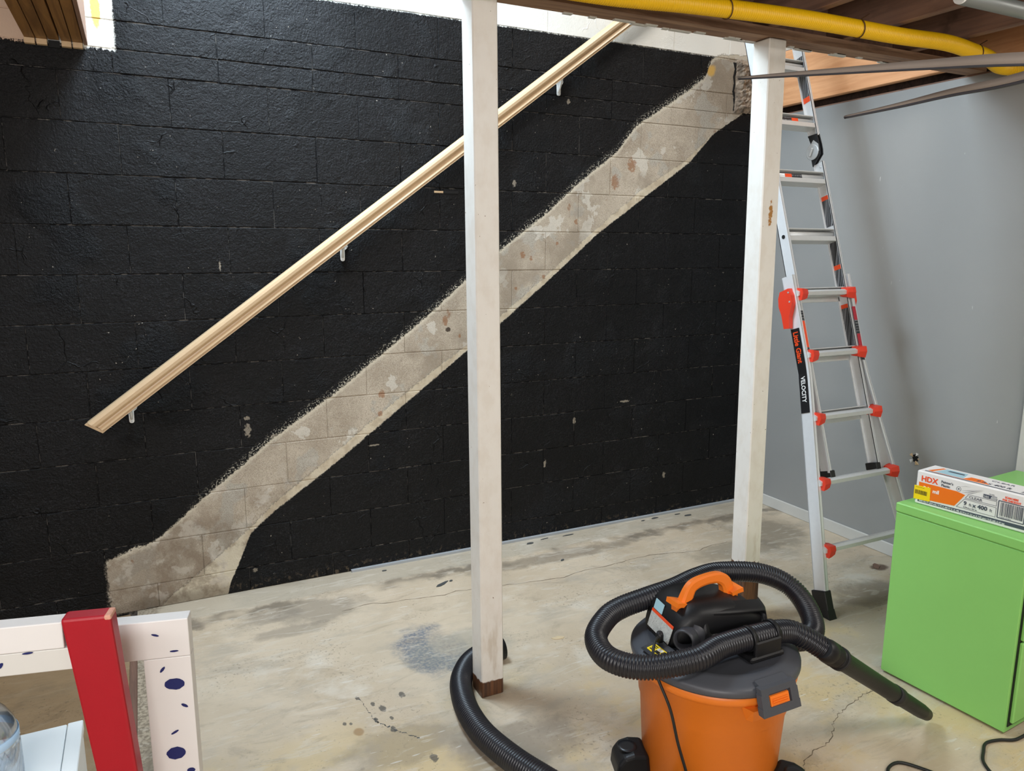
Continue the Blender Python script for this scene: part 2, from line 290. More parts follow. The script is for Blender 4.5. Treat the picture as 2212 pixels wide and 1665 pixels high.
def greywall():
    k = N('grey_wall_paint'); n1 = k.noise(1.6, detail=3); sc = k.step(k.noise(40, k.scale(None, (1, 1, .3)), detail=2), .765, .79)
    c = k.mix(n1, lin(158, 158, 156), lin(150, 150, 148))
    return k.done(k.mix(sc, c, lin(206, 204, 200)), .48, 0, k.bump(k.noise(160), .06, .003))
M['greywall'] = greywall()
def rubble():
    k = N('broken_masonry'); n1 = k.noise(30, detail=5)
    return k.done(k.mix(k.step(n1, .35, .65), lin(168, 152, 134), lin(104, 92, 80)), .9, 0, k.bump(n1, .6, .01))
M['rubble'] = rubble()
def glass():
    m = bpy.data.materials.new('clear_bottle_plastic'); m.use_nodes = True; t = m.node_tree; t.nodes.remove(t.nodes['Principled BSDF'])
    tr = t.nodes.new('ShaderNodeBsdfTransparent'); tr.inputs[0].default_value = (.93, .96, .99, 1); gl = t.nodes.new('ShaderNodeBsdfGlossy'); gl.inputs['Roughness'].default_value = .12
    lw = t.nodes.new('ShaderNodeLayerWeight'); lw.inputs[0].default_value = .35; mx = t.nodes.new('ShaderNodeMixShader')
    t.links.new(lw.outputs['Facing'], mx.inputs[0]); t.links.new(tr.outputs[0], mx.inputs[1]); t.links.new(gl.outputs[0], mx.inputs[2]); t.links.new(mx.outputs[0], t.nodes['Material Output'].inputs[0]); return m
M['glass'] = glass()

# ------------------------------------------------------------------ mesh helpers
class MB:
    def __init__(s): s.v = []; s.f = []; s.sm = []
    def add(s, vs, fs, smooth=False):
        n = len(s.v); s.v += [tuple(v) for v in vs]; s.f += [tuple(i+n for i in f) for f in fs]; s.sm += [smooth]*len(fs); return s
    def box(s, lo, hi, mat=None):
        (a, b, c), (d, e, f) = lo, hi
        vs = [Vector(q) for q in ((a,b,c),(d,b,c),(d,e,c),(a,e,c),(a,b,f),(d,b,f),(d,e,f),(a,e,f))]
        if mat: vs = [mat @ q for q in vs]
        return s.add(vs, [(0,3,2,1),(4,5,6,7),(0,1,5,4),(1,2,6,5),(2,3,7,6),(3,0,4,7)])
    def hexa(s, b, t):     # 4 bottom corners, 4 top corners (counter-clockwise seen from above)
        return s.add(list(b)+list(t), [(3,2,1,0),(4,5,6,7),(0,1,5,4),(1,2,6,5),(2,3,7,6),(3,0,4,7)])
    def bbox(s, lo, hi, r=.004, mat=None):   # box with chamfered edges
        (a, b, c), (d, e, f) = lo, hi; vs = []; 
        bm = bmesh.new(); bmesh.ops.create_cube(bm, size=1)
        for v in bm.verts: v.co = Vector(((a+d)/2+v.co.x*(d-a), (b+e)/2+v.co.y*(e-b), (c+f)/2+v.co.z*(f-c)))
        bmesh.ops.bevel(bm, geom=bm.edges[:], offset=r, segments=1, affect='EDGES')
        bm.verts.index_update(); vs = [(mat @ v.co if mat else v.co.copy()) for v in bm.verts]
        s.add(vs, [[v.index for v in q.verts] for q in bm.faces]); bm.free(); return s
    def prism(s, poly, z0, z1, mat=None, smooth=False):   # polygon in local xy extruded along local z
        n = len(poly); vs = [Vector((x, y, z0)) for x, y in poly]+[Vector((x, y, z1)) for x, y in poly]
        if mat: vs = [mat @ v for v in vs]
        s.add(vs, [tuple(range(n))[::-1], tuple(range(n, 2*n))]); s.add(vs, [(i, (i+1) % n, n+(i+1) % n, n+i) for i in range(n)], smooth); return s
    def lathe(s, prof, c=(0, 0, 0), seg=40, mat=None, cap=True, smooth=True):
        vs = []; c = Vector(c)
        for r, z in prof:
            for i in range(seg):
                v = Vector((r*cos(2*pi*i/seg), r*sin(2*pi*i/seg), z)); vs.append((mat @ v) if mat else v+c)
        fs = [(j*seg+i, j*seg+(i+1) % seg, (j+1)*seg+(i+1) % seg, (j+1)*seg+i) for j in range(len(prof)-1) for i in range(seg)]
        s.add(vs, fs, smooth)
        if cap:
            n = len(prof); s.add([vs[i] for i in range(seg)], [tuple(range(seg))[::-1]]); s.add(vs[(n-1)*seg:], [tuple(range(seg))])
        return s
    def tube(s, path, rad_, seg=16, cap=True, smooth=True, sec=None):
        """sweep along path; rad_ a number or list; sec: optional section [(a,b)] scaled by radius"""
        P = [Vector(p) for p in path]; n = len(P); up = None; vs = []
        sec = sec or [(cos(2*pi*i/seg), sin(2*pi*i/seg)) for i in range(seg)]; seg = len(sec)
        for i in range(n):
            t = (P[min(i+1, n-1)]-P[max(i-1, 0)]).normalized()
            if up is None: up = Vector((0, 0, 1)) if abs(t.z) < .9 else Vector((0, 1, 0))
            u = (up-t*up.dot(t)).normalized(); v = t.cross(u); up = u
            r = rad_[i] if isinstance(rad_, (list, tuple)) else rad_
            for a, b in sec: vs.append(P[i]+v*a*r+u*b*r)
        s.add(vs, [(j*seg+i, j*seg+(i+1) % seg, (j+1)*seg+(i+1) % seg, (j+1)*seg+i) for j in range(n-1) for i in range(seg)], smooth)
        if cap: s.add(vs[:seg], [tuple(range(seg))[::-1]]); s.add(vs[-seg:], [tuple(range(seg))])
        return s
    def build(s, name, mat, parent=None, kind=None):
        me = bpy.data.meshes.new(name); me.from_pydata(s.v, [], s.f); me.materials.append(mat)
        me.polygons.foreach_set('use_smooth', s.sm)
        bm = bmesh.new(); bm.from_mesh(me); bmesh.ops.remove_doubles(bm, verts=bm.verts, dist=1e-6); bmesh.ops.recalc_face_normals(bm, faces=bm.faces); bm.to_mesh(me); bm.free()
        o = bpy.data.objects.new(name, me); COL.objects.link(o)
        if parent: adopt(o, parent)
        if kind: o['kind'] = kind
        return o
def adopt(o, parent):
    o.parent = parent; o.matrix_parent_inverse = WM(parent).inverted()
def WM(o):
    m = Matrix.LocRotScale(o.location, o.rotation_euler, o.scale)
    return WM(o.parent) @ o.matrix_parent_inverse @ m if o.parent else m
def thing(name, label, cat, loc=(0, 0, 0), group=None):
    o = bpy.data.objects.new(name, None); COL.objects.link(o); o.location = loc; o.empty_display_size = .1
    return tag(o, label, cat, group)
def tag(o, label, cat, group=None):
    o['label'] = label; o['category'] = cat
    if group: o['group'] = group
    return o
def smooth_path(pts, n):
    """Catmull-Rom through pts, resampled at n even steps"""
    P = [Vector(p) for p in pts]; P = [P[0]*2-P[1]]+P+[P[-1]*2-P[-2]]; out = []
    for i in range(1, len(P)-2):
        for j in range(24):
            t = j/24; a, b, c, d = P[i-1:i+3]
            out.append(.5*((2*b)+(c-a)*t+(2*a-5*b+4*c-d)*t*t+(-a+3*b-3*c+d)*t**3))
    out.append(P[-2]); L = [0]
    for i in range(1, len(out)): L.append(L[-1]+(out[i]-out[i-1]).length)
    res = []; j = 0
    for q in range(n):
        d = L[-1]*q/(n-1)
        while j < len(L)-2 and L[j+1] < d: j += 1
        f = (d-L[j])/max(1e-9, L[j+1]-L[j]); res.append(out[j].lerp(out[j+1], f))
    return res, L[-1]
def ribbed(pts, r, pitch, depth, seg=18):
    _, Lg = smooth_path(pts, 2); k = int(Lg/pitch)*4+1
    P, _ = smooth_path(pts, k); prof = [r-depth, r-depth*.25, r, r-depth*.25]
    return MB().tube(P, [prof[i % 4] for i in range(k)], seg)
def text(name, body, size, mat, mw, parent, sx=1.0, extr=.0003, align='LEFT', bold=0):
    """real lettering: the built-in typeface turned into a mesh; mw places local x = reading direction, y = up, z = out"""
    c = bpy.data.curves.new(name, 'FONT'); c.body = body; c.size = size; c.extrude = extr; c.align_x = align; c.resolution_u = 2; c.offset = bold
    t = bpy.data.objects.new(name, c); COL.objects.link(t); bpy.context.view_layer.update()
    me = bpy.data.meshes.new_from_object(t.evaluated_get(bpy.context.evaluated_depsgraph_get()))
    bpy.data.objects.remove(t); bpy.data.curves.remove(c); me.materials.clear(); me.materials.append(mat)
    me.transform(mw @ Matrix.Diagonal((sx, 1, 1, 1))); me.name = name
    o = bpy.data.objects.new(name, me); COL.objects.link(o); adopt(o, parent); return o
def frame(o, x, y, z=None):
    x = Vector(x).normalized(); y = Vector(y); y = (y-x*y.dot(x)).normalized(); z = x.cross(y)
    return Matrix.Translation(o) @ Matrix((x, y, z)).transposed().to_4x4()
def struct(o): o['kind'] = 'structure'; return o

# ------------------------------------------------------------------ setting
H = .2032
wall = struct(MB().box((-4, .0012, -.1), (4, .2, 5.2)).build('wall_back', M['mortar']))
ROWS = [(0, .116, 1), (.116, .32, 0), (.32, .52, 1), (.52, .723, 0), (.723, .923, 1), (.923, 1.126, 0), (1.126, 1.332, 1), (1.332, 1.537, 0), (1.537, 1.742, 1),
        (1.742, 1.949, 0), (1.949, 2.155, 1), (2.155, 2.354, 0), (2.354, 2.45, 1), (2.45, 2.56, 1), (2.56, 2.755, 0), (2.755, 2.958, 1), (2.958, 3.161, 0)]
for z0, z1, odd in ROWS:
    for i in range(-6, 6):
        x0 = (2*i+odd)*H; x1 = x0+2*H
        if x1 < -2.3 or x0 > 2.19: continue
        x1 = min(x1, 2.19)
        j = lambda a: random.uniform(-a, a)
        g = .0014; b = random.uniform(.002, .0035); d = random.uniform(-.0006, .0012)
        P_ = [(x0, z0, 0, 1)]+[(x0+(x1-x0)*q/4, z0, 0, 1) for q in (1, 2, 3)]+[(x1, z0, 0, 1)]+[(x1, z1, 0, -1)]+[(x0+(x1-x0)*q/4, z1, 0, -1) for q in (3, 2, 1)]+[(x0, z1, 0, -1)]
        gv = random.uniform(.0002, .0016); bv = random.uniform(.0006, .0022); xc_ = (x0+x1)/2; R1 = []; R2 = []; R3 = []
        for (px_, pz_, _, sz) in P_:
            ex_ = 1 if px_ < x0+.001 else -1 if px_ > x1-.001 else 0; jz = random.uniform(.0003, .0030)
            qx = px_+ex_*gv; qz = pz_+sz*jz
            R1.append((qx, .003, qz)); R2.append((qx, .0004, qz)); R3.append((qx+ex_*bv, -.002-d, qz+sz*b))
        nn_ = len(P_); vs = R1+R2+R3
        fs = [(r_*nn_+i0, r_*nn_+(i0+1) % nn_, (r_+1)*nn_+(i0+1) % nn_, (r_+1)*nn_+i0) for r_ in (0, 1) for i0 in range(nn_)]+[tuple(range(2*nn_, 3*nn_))]
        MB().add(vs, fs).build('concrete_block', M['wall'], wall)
MB().box((.02, -.0035, 1.925), (.10, -.001, 1.938)).build('missing_mortar', M['dark'], wall)
MB().box((-.03, -.0035, 1.926), (.018, -.001, 1.936)).build('mortar_stub', M['barewood'], wall)
# torn masonry at the top end of the bare stripe
bm = MB(); nx, nz_ = 22, 26
pts = []
for a in range(nx+1):
    for c in range(nz_+1):
        x = 1.885+.30*a/nx; z = 2.46+.30*c/nz_
        e = min(a, c*1.0, nz_-c, 3)/3
        pts.append((x+random.uniform(-.003, .003), -.004-e*(.010+random.uniform(0, .010)+.012*(.5+.5*sin(a*.9+sin(c*1.1)*1.4)*cos(c*.8+a*.3))), z+random.uniform(-.003, .003)))
bm.add(pts, [(a*(nz_+1)+c, (a+1)*(nz_+1)+c, (a+1)*(nz_+1)+c+1, a*(nz_+1)+c+1) for a in range(nx) for c in range(nz_)])
bm.build('torn_masonry', M['rubble'], wall)
bm = MB()
cr = [(1.872, 2.74), (1.884, 2.70), (1.872, 2.66), (1.88, 2.62), (1.872, 2.58), (1.886, 2.54), (1.892, 2.50), (1.885, 2.47)]
for (xa, za), (xb, zb) in zip(cr, cr[1:]):
    wa = random.uniform(.006, .012); bm.hexa([(xa-wa, -.005, za), (xa-wa, -.001, za), (xa+wa, -.001, za), (xa+wa, -.005, za)], [(xb-wa*.7, -.005, zb), (xb-wa*.7, -.001, zb), (xb+wa*.7, -.001, zb), (xb+wa*.7, -.005, zb)])
bm.build('crack', M['dark'], wall)

floor = struct(MB().box((-1.515, -5.6, -.12), (2.4, .01, 0)).build('floor', M['floor']))
MB().box((-4, -5.6, -.12), (-1.545, .01, -.012)).build('lower_slab', M['floor'], floor)
MB().box((-1.546, -5.6, -.13), (-1.514, .01, -.03)).build('joint_strip', M['joist'], floor)
for pts, wd in (([(.36,-2.20),(.407,-2.136),(.49,-2.089),(.57,-2.075),(.638,-2.054),(.70,-2.0),(.769,-1.972),(.854,-1.951),(.943,-1.929),(1.05,-1.93)], .0022),
                ([(-.665,-.416),(-.55,-.40),(-.425,-.429),(-.3,-.44),(-.181,-.467),(-.081,-.459),(.393,-.542),(.55,-.52),(.682,-.526),(.994,-.508),(1.265,-.567),(1.4,-.545),(1.521,-.542)], .0028),
                ([(-.776,-1.127),(-.765,-1.198),(-.757,-1.276),(-.725,-1.335),(-.69,-1.386),(-.648,-1.435)], .004)):
    P, _ = smooth_path([(x, y, .0004) for x, y in pts], 60); bm = MB(); vs = []
    for i, q in enumerate(P):
        q = q+Vector((random.uniform(-.004, .004), random.uniform(-.006, .006), 0)); ww = wd*random.uniform(.25, 1); vs += [q+Vector((0, ww, 0)), q-Vector((0, ww, 0))]
    bm.add(vs, [(2*i, 2*i+2, 2*i+3, 2*i+1) for i in range(59)]); bm.build('crack', M['crack'] if wd < .004 else M['flake'], floor)
# thin grey-blue painted curb at the foot of the wall
struct(MB().box((-.52, -.022, 0), (2.18, -.003, .012)).build('trim_1', M['curb']))
# right-hand side: grey drywall, baseboard, white door casing
wr = struct(MB().box((2.195, -1.682, 0), (2.275, .0, 2.455)).build('wall_right', M['greywall']))
MB().box((2.195, -1.682, 2.455), (2.275, .0, 2.462)).build('top_plate', M['joist'], wr)
struct(MB().bbox((2.183, -1.68, 0), (2.195, -.002, .07), .003).build('baseboard_right', M['trimwhite']))
tr = struct(MB().bbox((2.17, -1.80, 0), (2.28, -1.684, 2.1), .004).build('trim_2', M['trimwhite']))
struct(MB().box((2.2, -5.6, 0), (2.28, -1.80, 2.46)).build('wall_right_near', M['trimwhite']))
struct(MB().box((2.28, -5.6, 0), (2.40, .0, 2.78)).build('wall_right_outer', M['subfloor']))
struct(MB().box((-4.1, -5.6, -.1), (-4, .2, 5.2)).build('wall_left', M['trimwhite']))
struct(MB().box((-4.1, -5.7, -.1), (4.1, -5.6, 5.2)).build('wall_front', M['trimwhite']))
struct(MB().box((4, -5.6, 2.5), (4.1, .2, 5.2)).build('wall_upstairs_right', M['trimwhite']))
struct(MB().box((-4.1, -5.7, 5.2), (4.1, .2, 5.3)).build('ceiling_upstairs', M['trimwhite']))
# floor above: subfloor boards with the stair opening left free
ce = struct(MB().box((-4, -5.6, 2.782), (4, -1.20, 2.81)).build('ceiling', M['subfloor']))
MB().box((-4, -1.2, 2.782), (-1.73, 0.0, 2.81)).build('subfloor_board', M['subfloor'], ce)
MB().box((2.15, -1.2, 2.782), (4, 0.0, 2.81)).build('subfloor_board', M['subfloor'], ce)
# stair header and dropped plate (carried by the two posts)
struct(MB().box((-1.5, -1.24, 2.492), (2.12, -1.203, 2.78)).build('trim_3', M['joist']))
plate = thing('support_beam', 'flat brown timber plate under the joists, carried by the two white posts', 'beam', (.3, -1.285, 2.452))
MB().hexa([(-1.5, -1.33, 2.447), (2.19, -1.33, 2.462), (2.19, -1.235, 2.462), (-1.5, -1.235, 2.447)], [(-1.5, -1.33, 2.489), (2.19, -1.33, 2.492), (2.19, -1.235, 2.492), (-1.5, -1.235, 2.489)]).build('plate', M['plate'], plate)
bm = MB()
for i in range(26):
    x = random.uniform(.65, 1.6) if i < 18 else random.uniform(-.3, .6); y = random.choice((-1.236, -1.25)); z = 2.4515+.0041*(x+.3)
    bm.bbox((x, y-.012, z-.004), (x+random.uniform(.02, .1), y+.006, z+.004), .0015)
bm.build('paint_drip', M['trimwhite'], plate, 'stuff')
xr = [-1.54, -1.135, -.73, -.33, .075, .48, .884, 1.29, 1.697]
joist_names = ['first', 'second', 'third', 'fourth', 'fifth', 'sixth', 'seventh', 'eighth', 'ninth']
for n, x in enumerate(xr):
    o = MB().bbox((x-.04, -5.59, 2.492), (x, -1.241, 2.781), .003).build('floor_joist', M['joist'])
    tag(o, 'dark brown ceiling joist, %s from the left among those resting on the timber plate' % joist_names[n], 'joist', 'dark ceiling joists over the timber plate')
o = MB().bbox((2.125, -2.6, 2.49), (2.165, -.003, 2.80), .003).build('floor_joist', M['orange'])
tag(o, 'fresh orange-brown joist above the grey wall, behind the ladder top', 'joist')
lb = thing('built_up_beam', 'built-up golden brown beam of six planks in the wall pocket, top left corner', 'beam', (-1.61, -.5, 2.455))
for n, (a, b) in enumerate(((-1.722, -1.685), (-1.682, -1.644), (-1.641, -1.604), (-1.597, -1.561), (-1.558, -1.522))):
    MB().bbox((a, -5.59, 2.455+random.uniform(0, .003)), (b, -.018 if n == 2 else -.004, 2.70), .002).build('plank', M['ply'], lb)
MB().bbox((-1.519, -5.59, 2.452), (-1.505, -.004, 2.70), .002).build('edge_board', plain('pinkish_board', lin(150, 118, 100), .7, 0, .1, 20), lb)
for n, (a, b) in enumerate(((-1.722, -1.686), (-1.681, -1.645), (-1.596, -1.562), (-1.557, -1.523))):
    MB().bbox((a, -.03, 2.434), (b, -.005, 2.4545), .001).build('shim', M['barewood'], lb)
MB().box((-1.642, -.012, 2.430), (-1.603, -.0045, 2.456)).build('pocket_gap', M['dark'], lb)

# ------------------------------------------------------------------ posts
def post(label, bx, by, tx, ty, top, mat, s=.0445):
    o = MB().hexa([(bx-s, by-s, .0), (bx+s, by-s, .0), (bx+s, by+s, .0), (bx-s, by+s, .0)], [(tx-s, ty-s, top), (tx+s, ty-s, top), (tx+s, ty+s, top), (tx-s, ty+s, top)])
    bm_ = o.build('support_post', mat)
    m = bm_.modifiers.new('bevel', 'BEVEL'); m.width = .004; m.segments = 1
    return tag(bm_, label, 'post')
post('white wooden post in the middle, hose curled around its narrow bare foot', -.318, -1.281, -.343, -1.281, 2.4505, M['post1'])
post('white wooden post behind the vacuum cleaner, its tall bare foot dark brown', .969, -1.262, .900, -1.285, 2.4535, M['post2'])

# ------------------------------------------------------------------ handrail
hr = thing('handrail', 'tan painted moulded handrail sloping up along the black block wall', 'handrail', (-.3, -.05, 1.9))
A = Vector((-1.592, -.075, .905)); B = Vector((1.30, -.075, 3.035)); dx = (B-A).normalized(); up = Vector((-dx.z, 0, dx.x)); out = Vector((0, -1, 0))
prof = [(-.036,-.02),(-.036,.004),(-.034,.012),(-.031,.012),(-.030,.007),(-.0275,.007),(-.0265,.013),(-.023,.015),(-.017,.011),(-.010,.004),(-.004,.003),(.001,.008),(.003,.016),(.008,.020),(.020,.021),(.031,.016),(.037,.006),(.038,-.02)]
vs = []
for k_, q in ((0, A), (1, B)):
    for a, b in prof: vs.append(q+up*a+out*b+(dx*((a+.036)*-.35) if k_ == 0 else dx*0))
n = len(prof); bm = MB().add(vs, [(i, (i+1) % n, n+(i+1) % n, n+i) for i in range(n)]); bm.add(vs, [tuple(range(n))[::-1], tuple(range(n, 2*n))])
bm.build('rail', M['rail'], hr)
q = A+dx*.0
bm = MB(); e1 = [A+up*-.036+out*.006-dx*.001, A+up*.038+out*.01-dx*.027, A+up*.036+out*-.02-dx*.028, A+up*-.036+out*-.02-dx*.002]
bm.hexa([e-dx*.012 for e in e1], e1); bm.build('return_end', M['rail'], hr)
for (bx, bz) in ((-1.468, .94), (-.505, 1.642), (.676, 2.501)):
    F = frame((bx, -.004, bz), (1, 0, 0), (0, 0, 1))
    k_ = MB(); ol = [(-.010,-.045),(-.007,-.051),(0,-.053),(.007,-.051),(.010,-.045),(.011,.0),(.022,.008),(.026,.018),(.022,.028),(.010,.03),(-.012,.03),(-.022,.022),(-.020,.012),(-.011,.0)]
    k_.prism(ol, 0, .006, F); k_.tube([(bx, -.008, bz-.035), (bx, -.02, bz-.01), (bx-.005, -.05, bz+.025), (bx-.008, -.06, bz+.045)], [.006, .007, .007, .006], 10)
    k_.build('bracket', M['clear'], hr)
    for a, b in ((0, -.045), (.018, .019)): MB().lathe([(.004, .006), (.004, .0085)], mat=F @ Matrix.Translation((a, b, 0)), seg=10).build('screw', M['steel'], hr)

# ------------------------------------------------------------------ ladder (local: x across, s along, n towards the camera)
TH = rad(72); LO = Vector((0, -1.42, .0)); LX = Vector((1, 0, 0)); LS = Vector((0, cos(TH), sin(TH))); LN = Vector((0, -sin(TH), cos(TH)))
LM = Matrix.Translation(LO) @ Matrix((LX, LS, LN)).transposed().to_4x4()
lad = thing('ladder', 'aluminium multi-position ladder with red rung brackets leaning against the grey wall side', 'ladder', (1.645, -1.42, 0))
XC = 1.645
def half(s_): return .197+.1375*max(0, 1.12-s_)
def rail_prism(side, pts, n0, n1, t=.004, fl=.018, name='outer_rail', mat='alu'):
    """C-channel rail: web facing outwards, flanges turned inwards"""
    bm = MB()
    for (s0, h0), (s1, h1) in zip(pts, pts[1:]):
        for (a0, a1, b0, b1) in ((0, t, n0, n1), (0, fl, n1-t, n1), (0, fl, n0, n0+t), (fl-t*.5, fl, n1-.006, n1), (-.003, 0, n1-.012, n1)):
            f = lambda s_, h, a, b: LM @ Vector((XC+side*(h-a), s_, b))
            c = [f(s0, h0, a0, b0), f(s0, h0, a1, b0), f(s0, h0, a1, b1), f(s0, h0, a0, b1)]; d = [f(s1, h1, a0, b0), f(s1, h1, a1, b0), f(s1, h1, a1, b1), f(s1, h1, a0, b1)]
            bm.hexa(c, d)
    return bm.build(name, M[mat], lad)
def lbox(lo, hi, r=0): return MB().bbox(lo, hi, r, LM) if r else MB().box(lo, hi, LM)
for sd in (-1, 1):
    rail_prism(sd, [(.05, half(.05)), (1.08, half(1.08)), (1.16, .1965), (1.60, .197)], -.034, .036)
    rail_prism(sd, [(.635, .172), (2.20, .172)], -.030, .030, fl=.013, name='inner_rail')
    rail_prism(sd, [(2.34, .172), (4.50, .172)], -.030, .030, fl=.013, name='inner_rail')
    # caps and feet
    lbox((XC+sd*.172-(.030 if sd > 0 else .002), .61, -.033), (XC+sd*.172+(.002 if sd > 0 else .030), .645, .033), .003).build('end_cap', M['rubber'], lad)
    h = half(.05); x0 = XC+sd*h
    bmf = MB(); bx0, bx1 = (x0-.036, x0+.005) if sd > 0 else (x0-.005, x0+.036)
    bmf.bbox((bx0, .012, -.040), (bx1, .115, .041), .003, LM)
    bmf.hexa([(bx0-.002, -1.466, 0), (bx1+.003, -1.466, 0), (bx1+.003, -1.378, 0), (bx0-.002, -1.378, 0)], [LM @ Vector(v) for v in ((bx0, .03, .041), (bx1, .03, .041), (bx1, .02, -.040), (bx0, .02, -.040))])
    bmf.build('rubber_foot', M['rubber'], lad)
    # red lock levers outside the outer rails
    L = MB(); xo = XC+sd*.199
    xs = sorted((xo, xo+sd*.026)); L.prism([(-.052,1.50),(-.035,1.53),(.02,1.535),(.030,1.50),(.028,1.46),(-.005,1.40),(-.018,1.345),(-.050,1.35),(-.050,1.42),(-.058,1.46)], 0, xs[1]-xs[0], LM @ Matrix.Translation((xs[0], 0, 0)) @ Matrix(((0,0,1,0),(0,1,0,0),(1,0,0,0),(0,0,0,1))))
    L.build('lock_lever', M['red'], lad)
    for (nn, ss) in ((.018, 1.515), (.016, 1.47)): MB().lathe([(.005, 0), (.004, .003)], seg=8, mat=LM @ Matrix.Translation((xo+sd*.026, ss, nn)) @ Matrix.Rotation(sd*pi/2, 4, 'Y')).build('rivet', M['steel'], lad)
    # hinge plates and lock disc
    xi = XC+sd*.150
    for x_ in (XC+sd*.172, XC+sd*.155):
        MB().prism([(-.030,2.19),(.030,2.235),(.034,2.26),(.034,2.29),(.030,2.345),(-.026,2.355),(-.012,2.29),(-.018,2.26),(-.030,2.23)], -.003, .003, LM @ Matrix.Translation((x_, 0, 0)) @ Matrix(((0,0,1,0),(0,1,0,0),(1,0,0,0),(0,0,0,1)))).build('hinge_plate', M['blackplate'], lad)
    RY = Matrix.Rotation(-sd*pi/2, 4, 'Y')
    D_ = LM @ Matrix.Translation((xi, 2.262, -.012))
    hd = MB().lathe([(.039, 0), (.0395, .004), (.037, .0055), (.012, .006)], seg=32, mat=D_ @ RY, smooth=False); hd.prism([(-.004,2.225),(.028,2.255),(.030,2.29),(.006,2.32),(-.02,2.30)], -.002, .002, LM @ Matrix.Translation((xi, 0, 0)) @ Matrix(((0,0,1,0),(0,1,0,0),(1,0,0,0),(0,0,0,1))))
    hd.build('hinge_disc', M['steel'], lad)
    hk = MB(); hk.bbox((-.022, -.006, .008), (.022, .006, .018), .003, D_ @ RY @ Matrix.Rotation(.9, 4, 'Z')); hk.build('hinge_knob', M['steel'], lad)
    for s_, nn in ((2.375, .006), (2.405, -.014), (2.40, .016), (2.175, .004), (2.145, -.014), (2.14, .016)):
        MB().lathe([(.006, 0), (.005, .003), (.002, .004)], seg=10, mat=LM @ Matrix.Translation((XC+sd*.168, s_, nn)) @ RY).build('rivet', M['steel'], lad)
for i in range(5):                 # outer rungs with red brackets
    s_ = .295+.303*i; h = half(s_)-.006
    R = MB(); sec = [(-.009,.020),(.009,.020),(.015,.006),(.015,-.008),(.009,-.020),(-.009,-.020),(-.015,-.008),(-.015,.006)]
    R.tube([LM @ Vector((XC-h, s_, .030)), LM @ Vector((XC+h, s_, .030))], 1.0, sec=[(b, a) for a, b in sec], smooth=False)
    R.build('outer_rung', M['alud'], lad)
    for sd in (-1, 1):
        b = MB(); xa = XC+sd*(h-.008)
        b.tube([LM @ Vector((xa, s_, .034)), LM @ Vector((xa-sd*.020, s_, .034)), LM @ Vector((xa-sd*.046, s_, .034))], [1.25, 1.15, .92], sec=[(-.022,.020),(.022,.020),(.028,0),(.022,-.026),(-.022,-.026),(-.028,0)], smooth=False)
        b.build('rung_bracket', M['red'], lad)
for i in range(13):                # inner rungs: wide treads with a round core
    s_ = .90+.303*i
    if s_ > 4.45: break
    R = MB(); y0, y1 = XC-.170, XC+.170
    R.bbox((y0, s_+.026, -.030), (y1, s_+.031, .022), .001, LM); R.bbox((y0, s_-.034, -.030), (y1, s_-.010, -.026 if s_ < 1.6 else .026), .001, LM)
    R.tube([LM @ Vector((y0, s_+.004, -.002)), LM @ Vector((y1, s_+.004, -.002))], .0165, 14); R.bbox((y0, s_-.034, -.032), (y1, s_+.031, -.028), .001, LM)
    R.build('inner_rung', M['alud'], lad)
    if i in (4, 5):
        st = MB().bbox((XC-.10 if i == 5 else XC-.06, s_-.006, .0145), (XC+.01, s_+.012, .0160), .0004, LM); st.build('rung_sticker', M['ltext'], lad)
        o0 = XC-.105 if i == 4 else XC+.01
        MB().bbox((o0, s_-.006, .0145), (o0+.045, s_+.012, .0162), .0004, LM).build('rung_sticker', M['lorange'], lad)
MB().tube([LM @ Vector((XC-.255, .275, .0)), LM @ Vector((XC-.285, .20, -.006)), LM @ Vector((XC-.318, .14, -.010))], .006, 10).build('brace', M['alu'], lad)
# labels on the rails
def rlabel(side, face, s0, s1, n0, n1, mat, hv=None):
    """thin label on a rail web; face 'out' or 'in'"""
    h = hv if hv else half((s0+s1)/2)
    x_ = XC+side*(h+(.0006 if face == 'out' else -.0046))
    bm = MB(); r = .0012
    f = lambda s_, hh: XC+side*(hh+(.0032 if face == 'out' else -.0052))
    h0, h1 = (hv, hv) if hv else (half(s0), half(s1))
    c = [(f(s0, h0)-.0006, s0, n0), (f(s0, h0)+.0006, s0, n0), (f(s0, h0)+.0006, s0, n1), (f(s0, h0)-.0006, s0, n1)]; d = [(f(s1, h1)-.0006, s1, n0), (f(s1, h1)+.0006, s1, n0), (f(s1, h1)+.0006, s1, n1), (f(s1, h1)-.0006, s1, n1)]
    me = MB().hexa([LM @ Vector(v) for v in c], [LM @ Vector(v) for v in d]).build('rail_label', M[mat], lad); return me
rlabel(-1, 'out', 1.12, 1.34, -.030, .022, 'lblack'); rlabel(-1, 'out', .93, 1.12, -.030, .022, 'lblack')
def rt(body, s0, nb, size, mat, sx, bold=0):
    h = half(s0)+.0042; d = Vector((-(half(s0-.1)-half(s0))*-1*-1, 0, 0))
    p0 = LM @ Vector((XC-h, s0, nb)); p1 = LM @ Vector((XC-half(s0-.17)-.0042, s0-.17, nb))
    text('rail_lettering', body, size, M[mat], frame(p0, p1-p0, LN), lad, sx, .0004, bold=bold)
rt('Little Giant', 1.325, -.018, .042, 'torange', .80, .0010); rt('VELOCITY', 1.105, -.016, .035, 'white', .78, .0006)
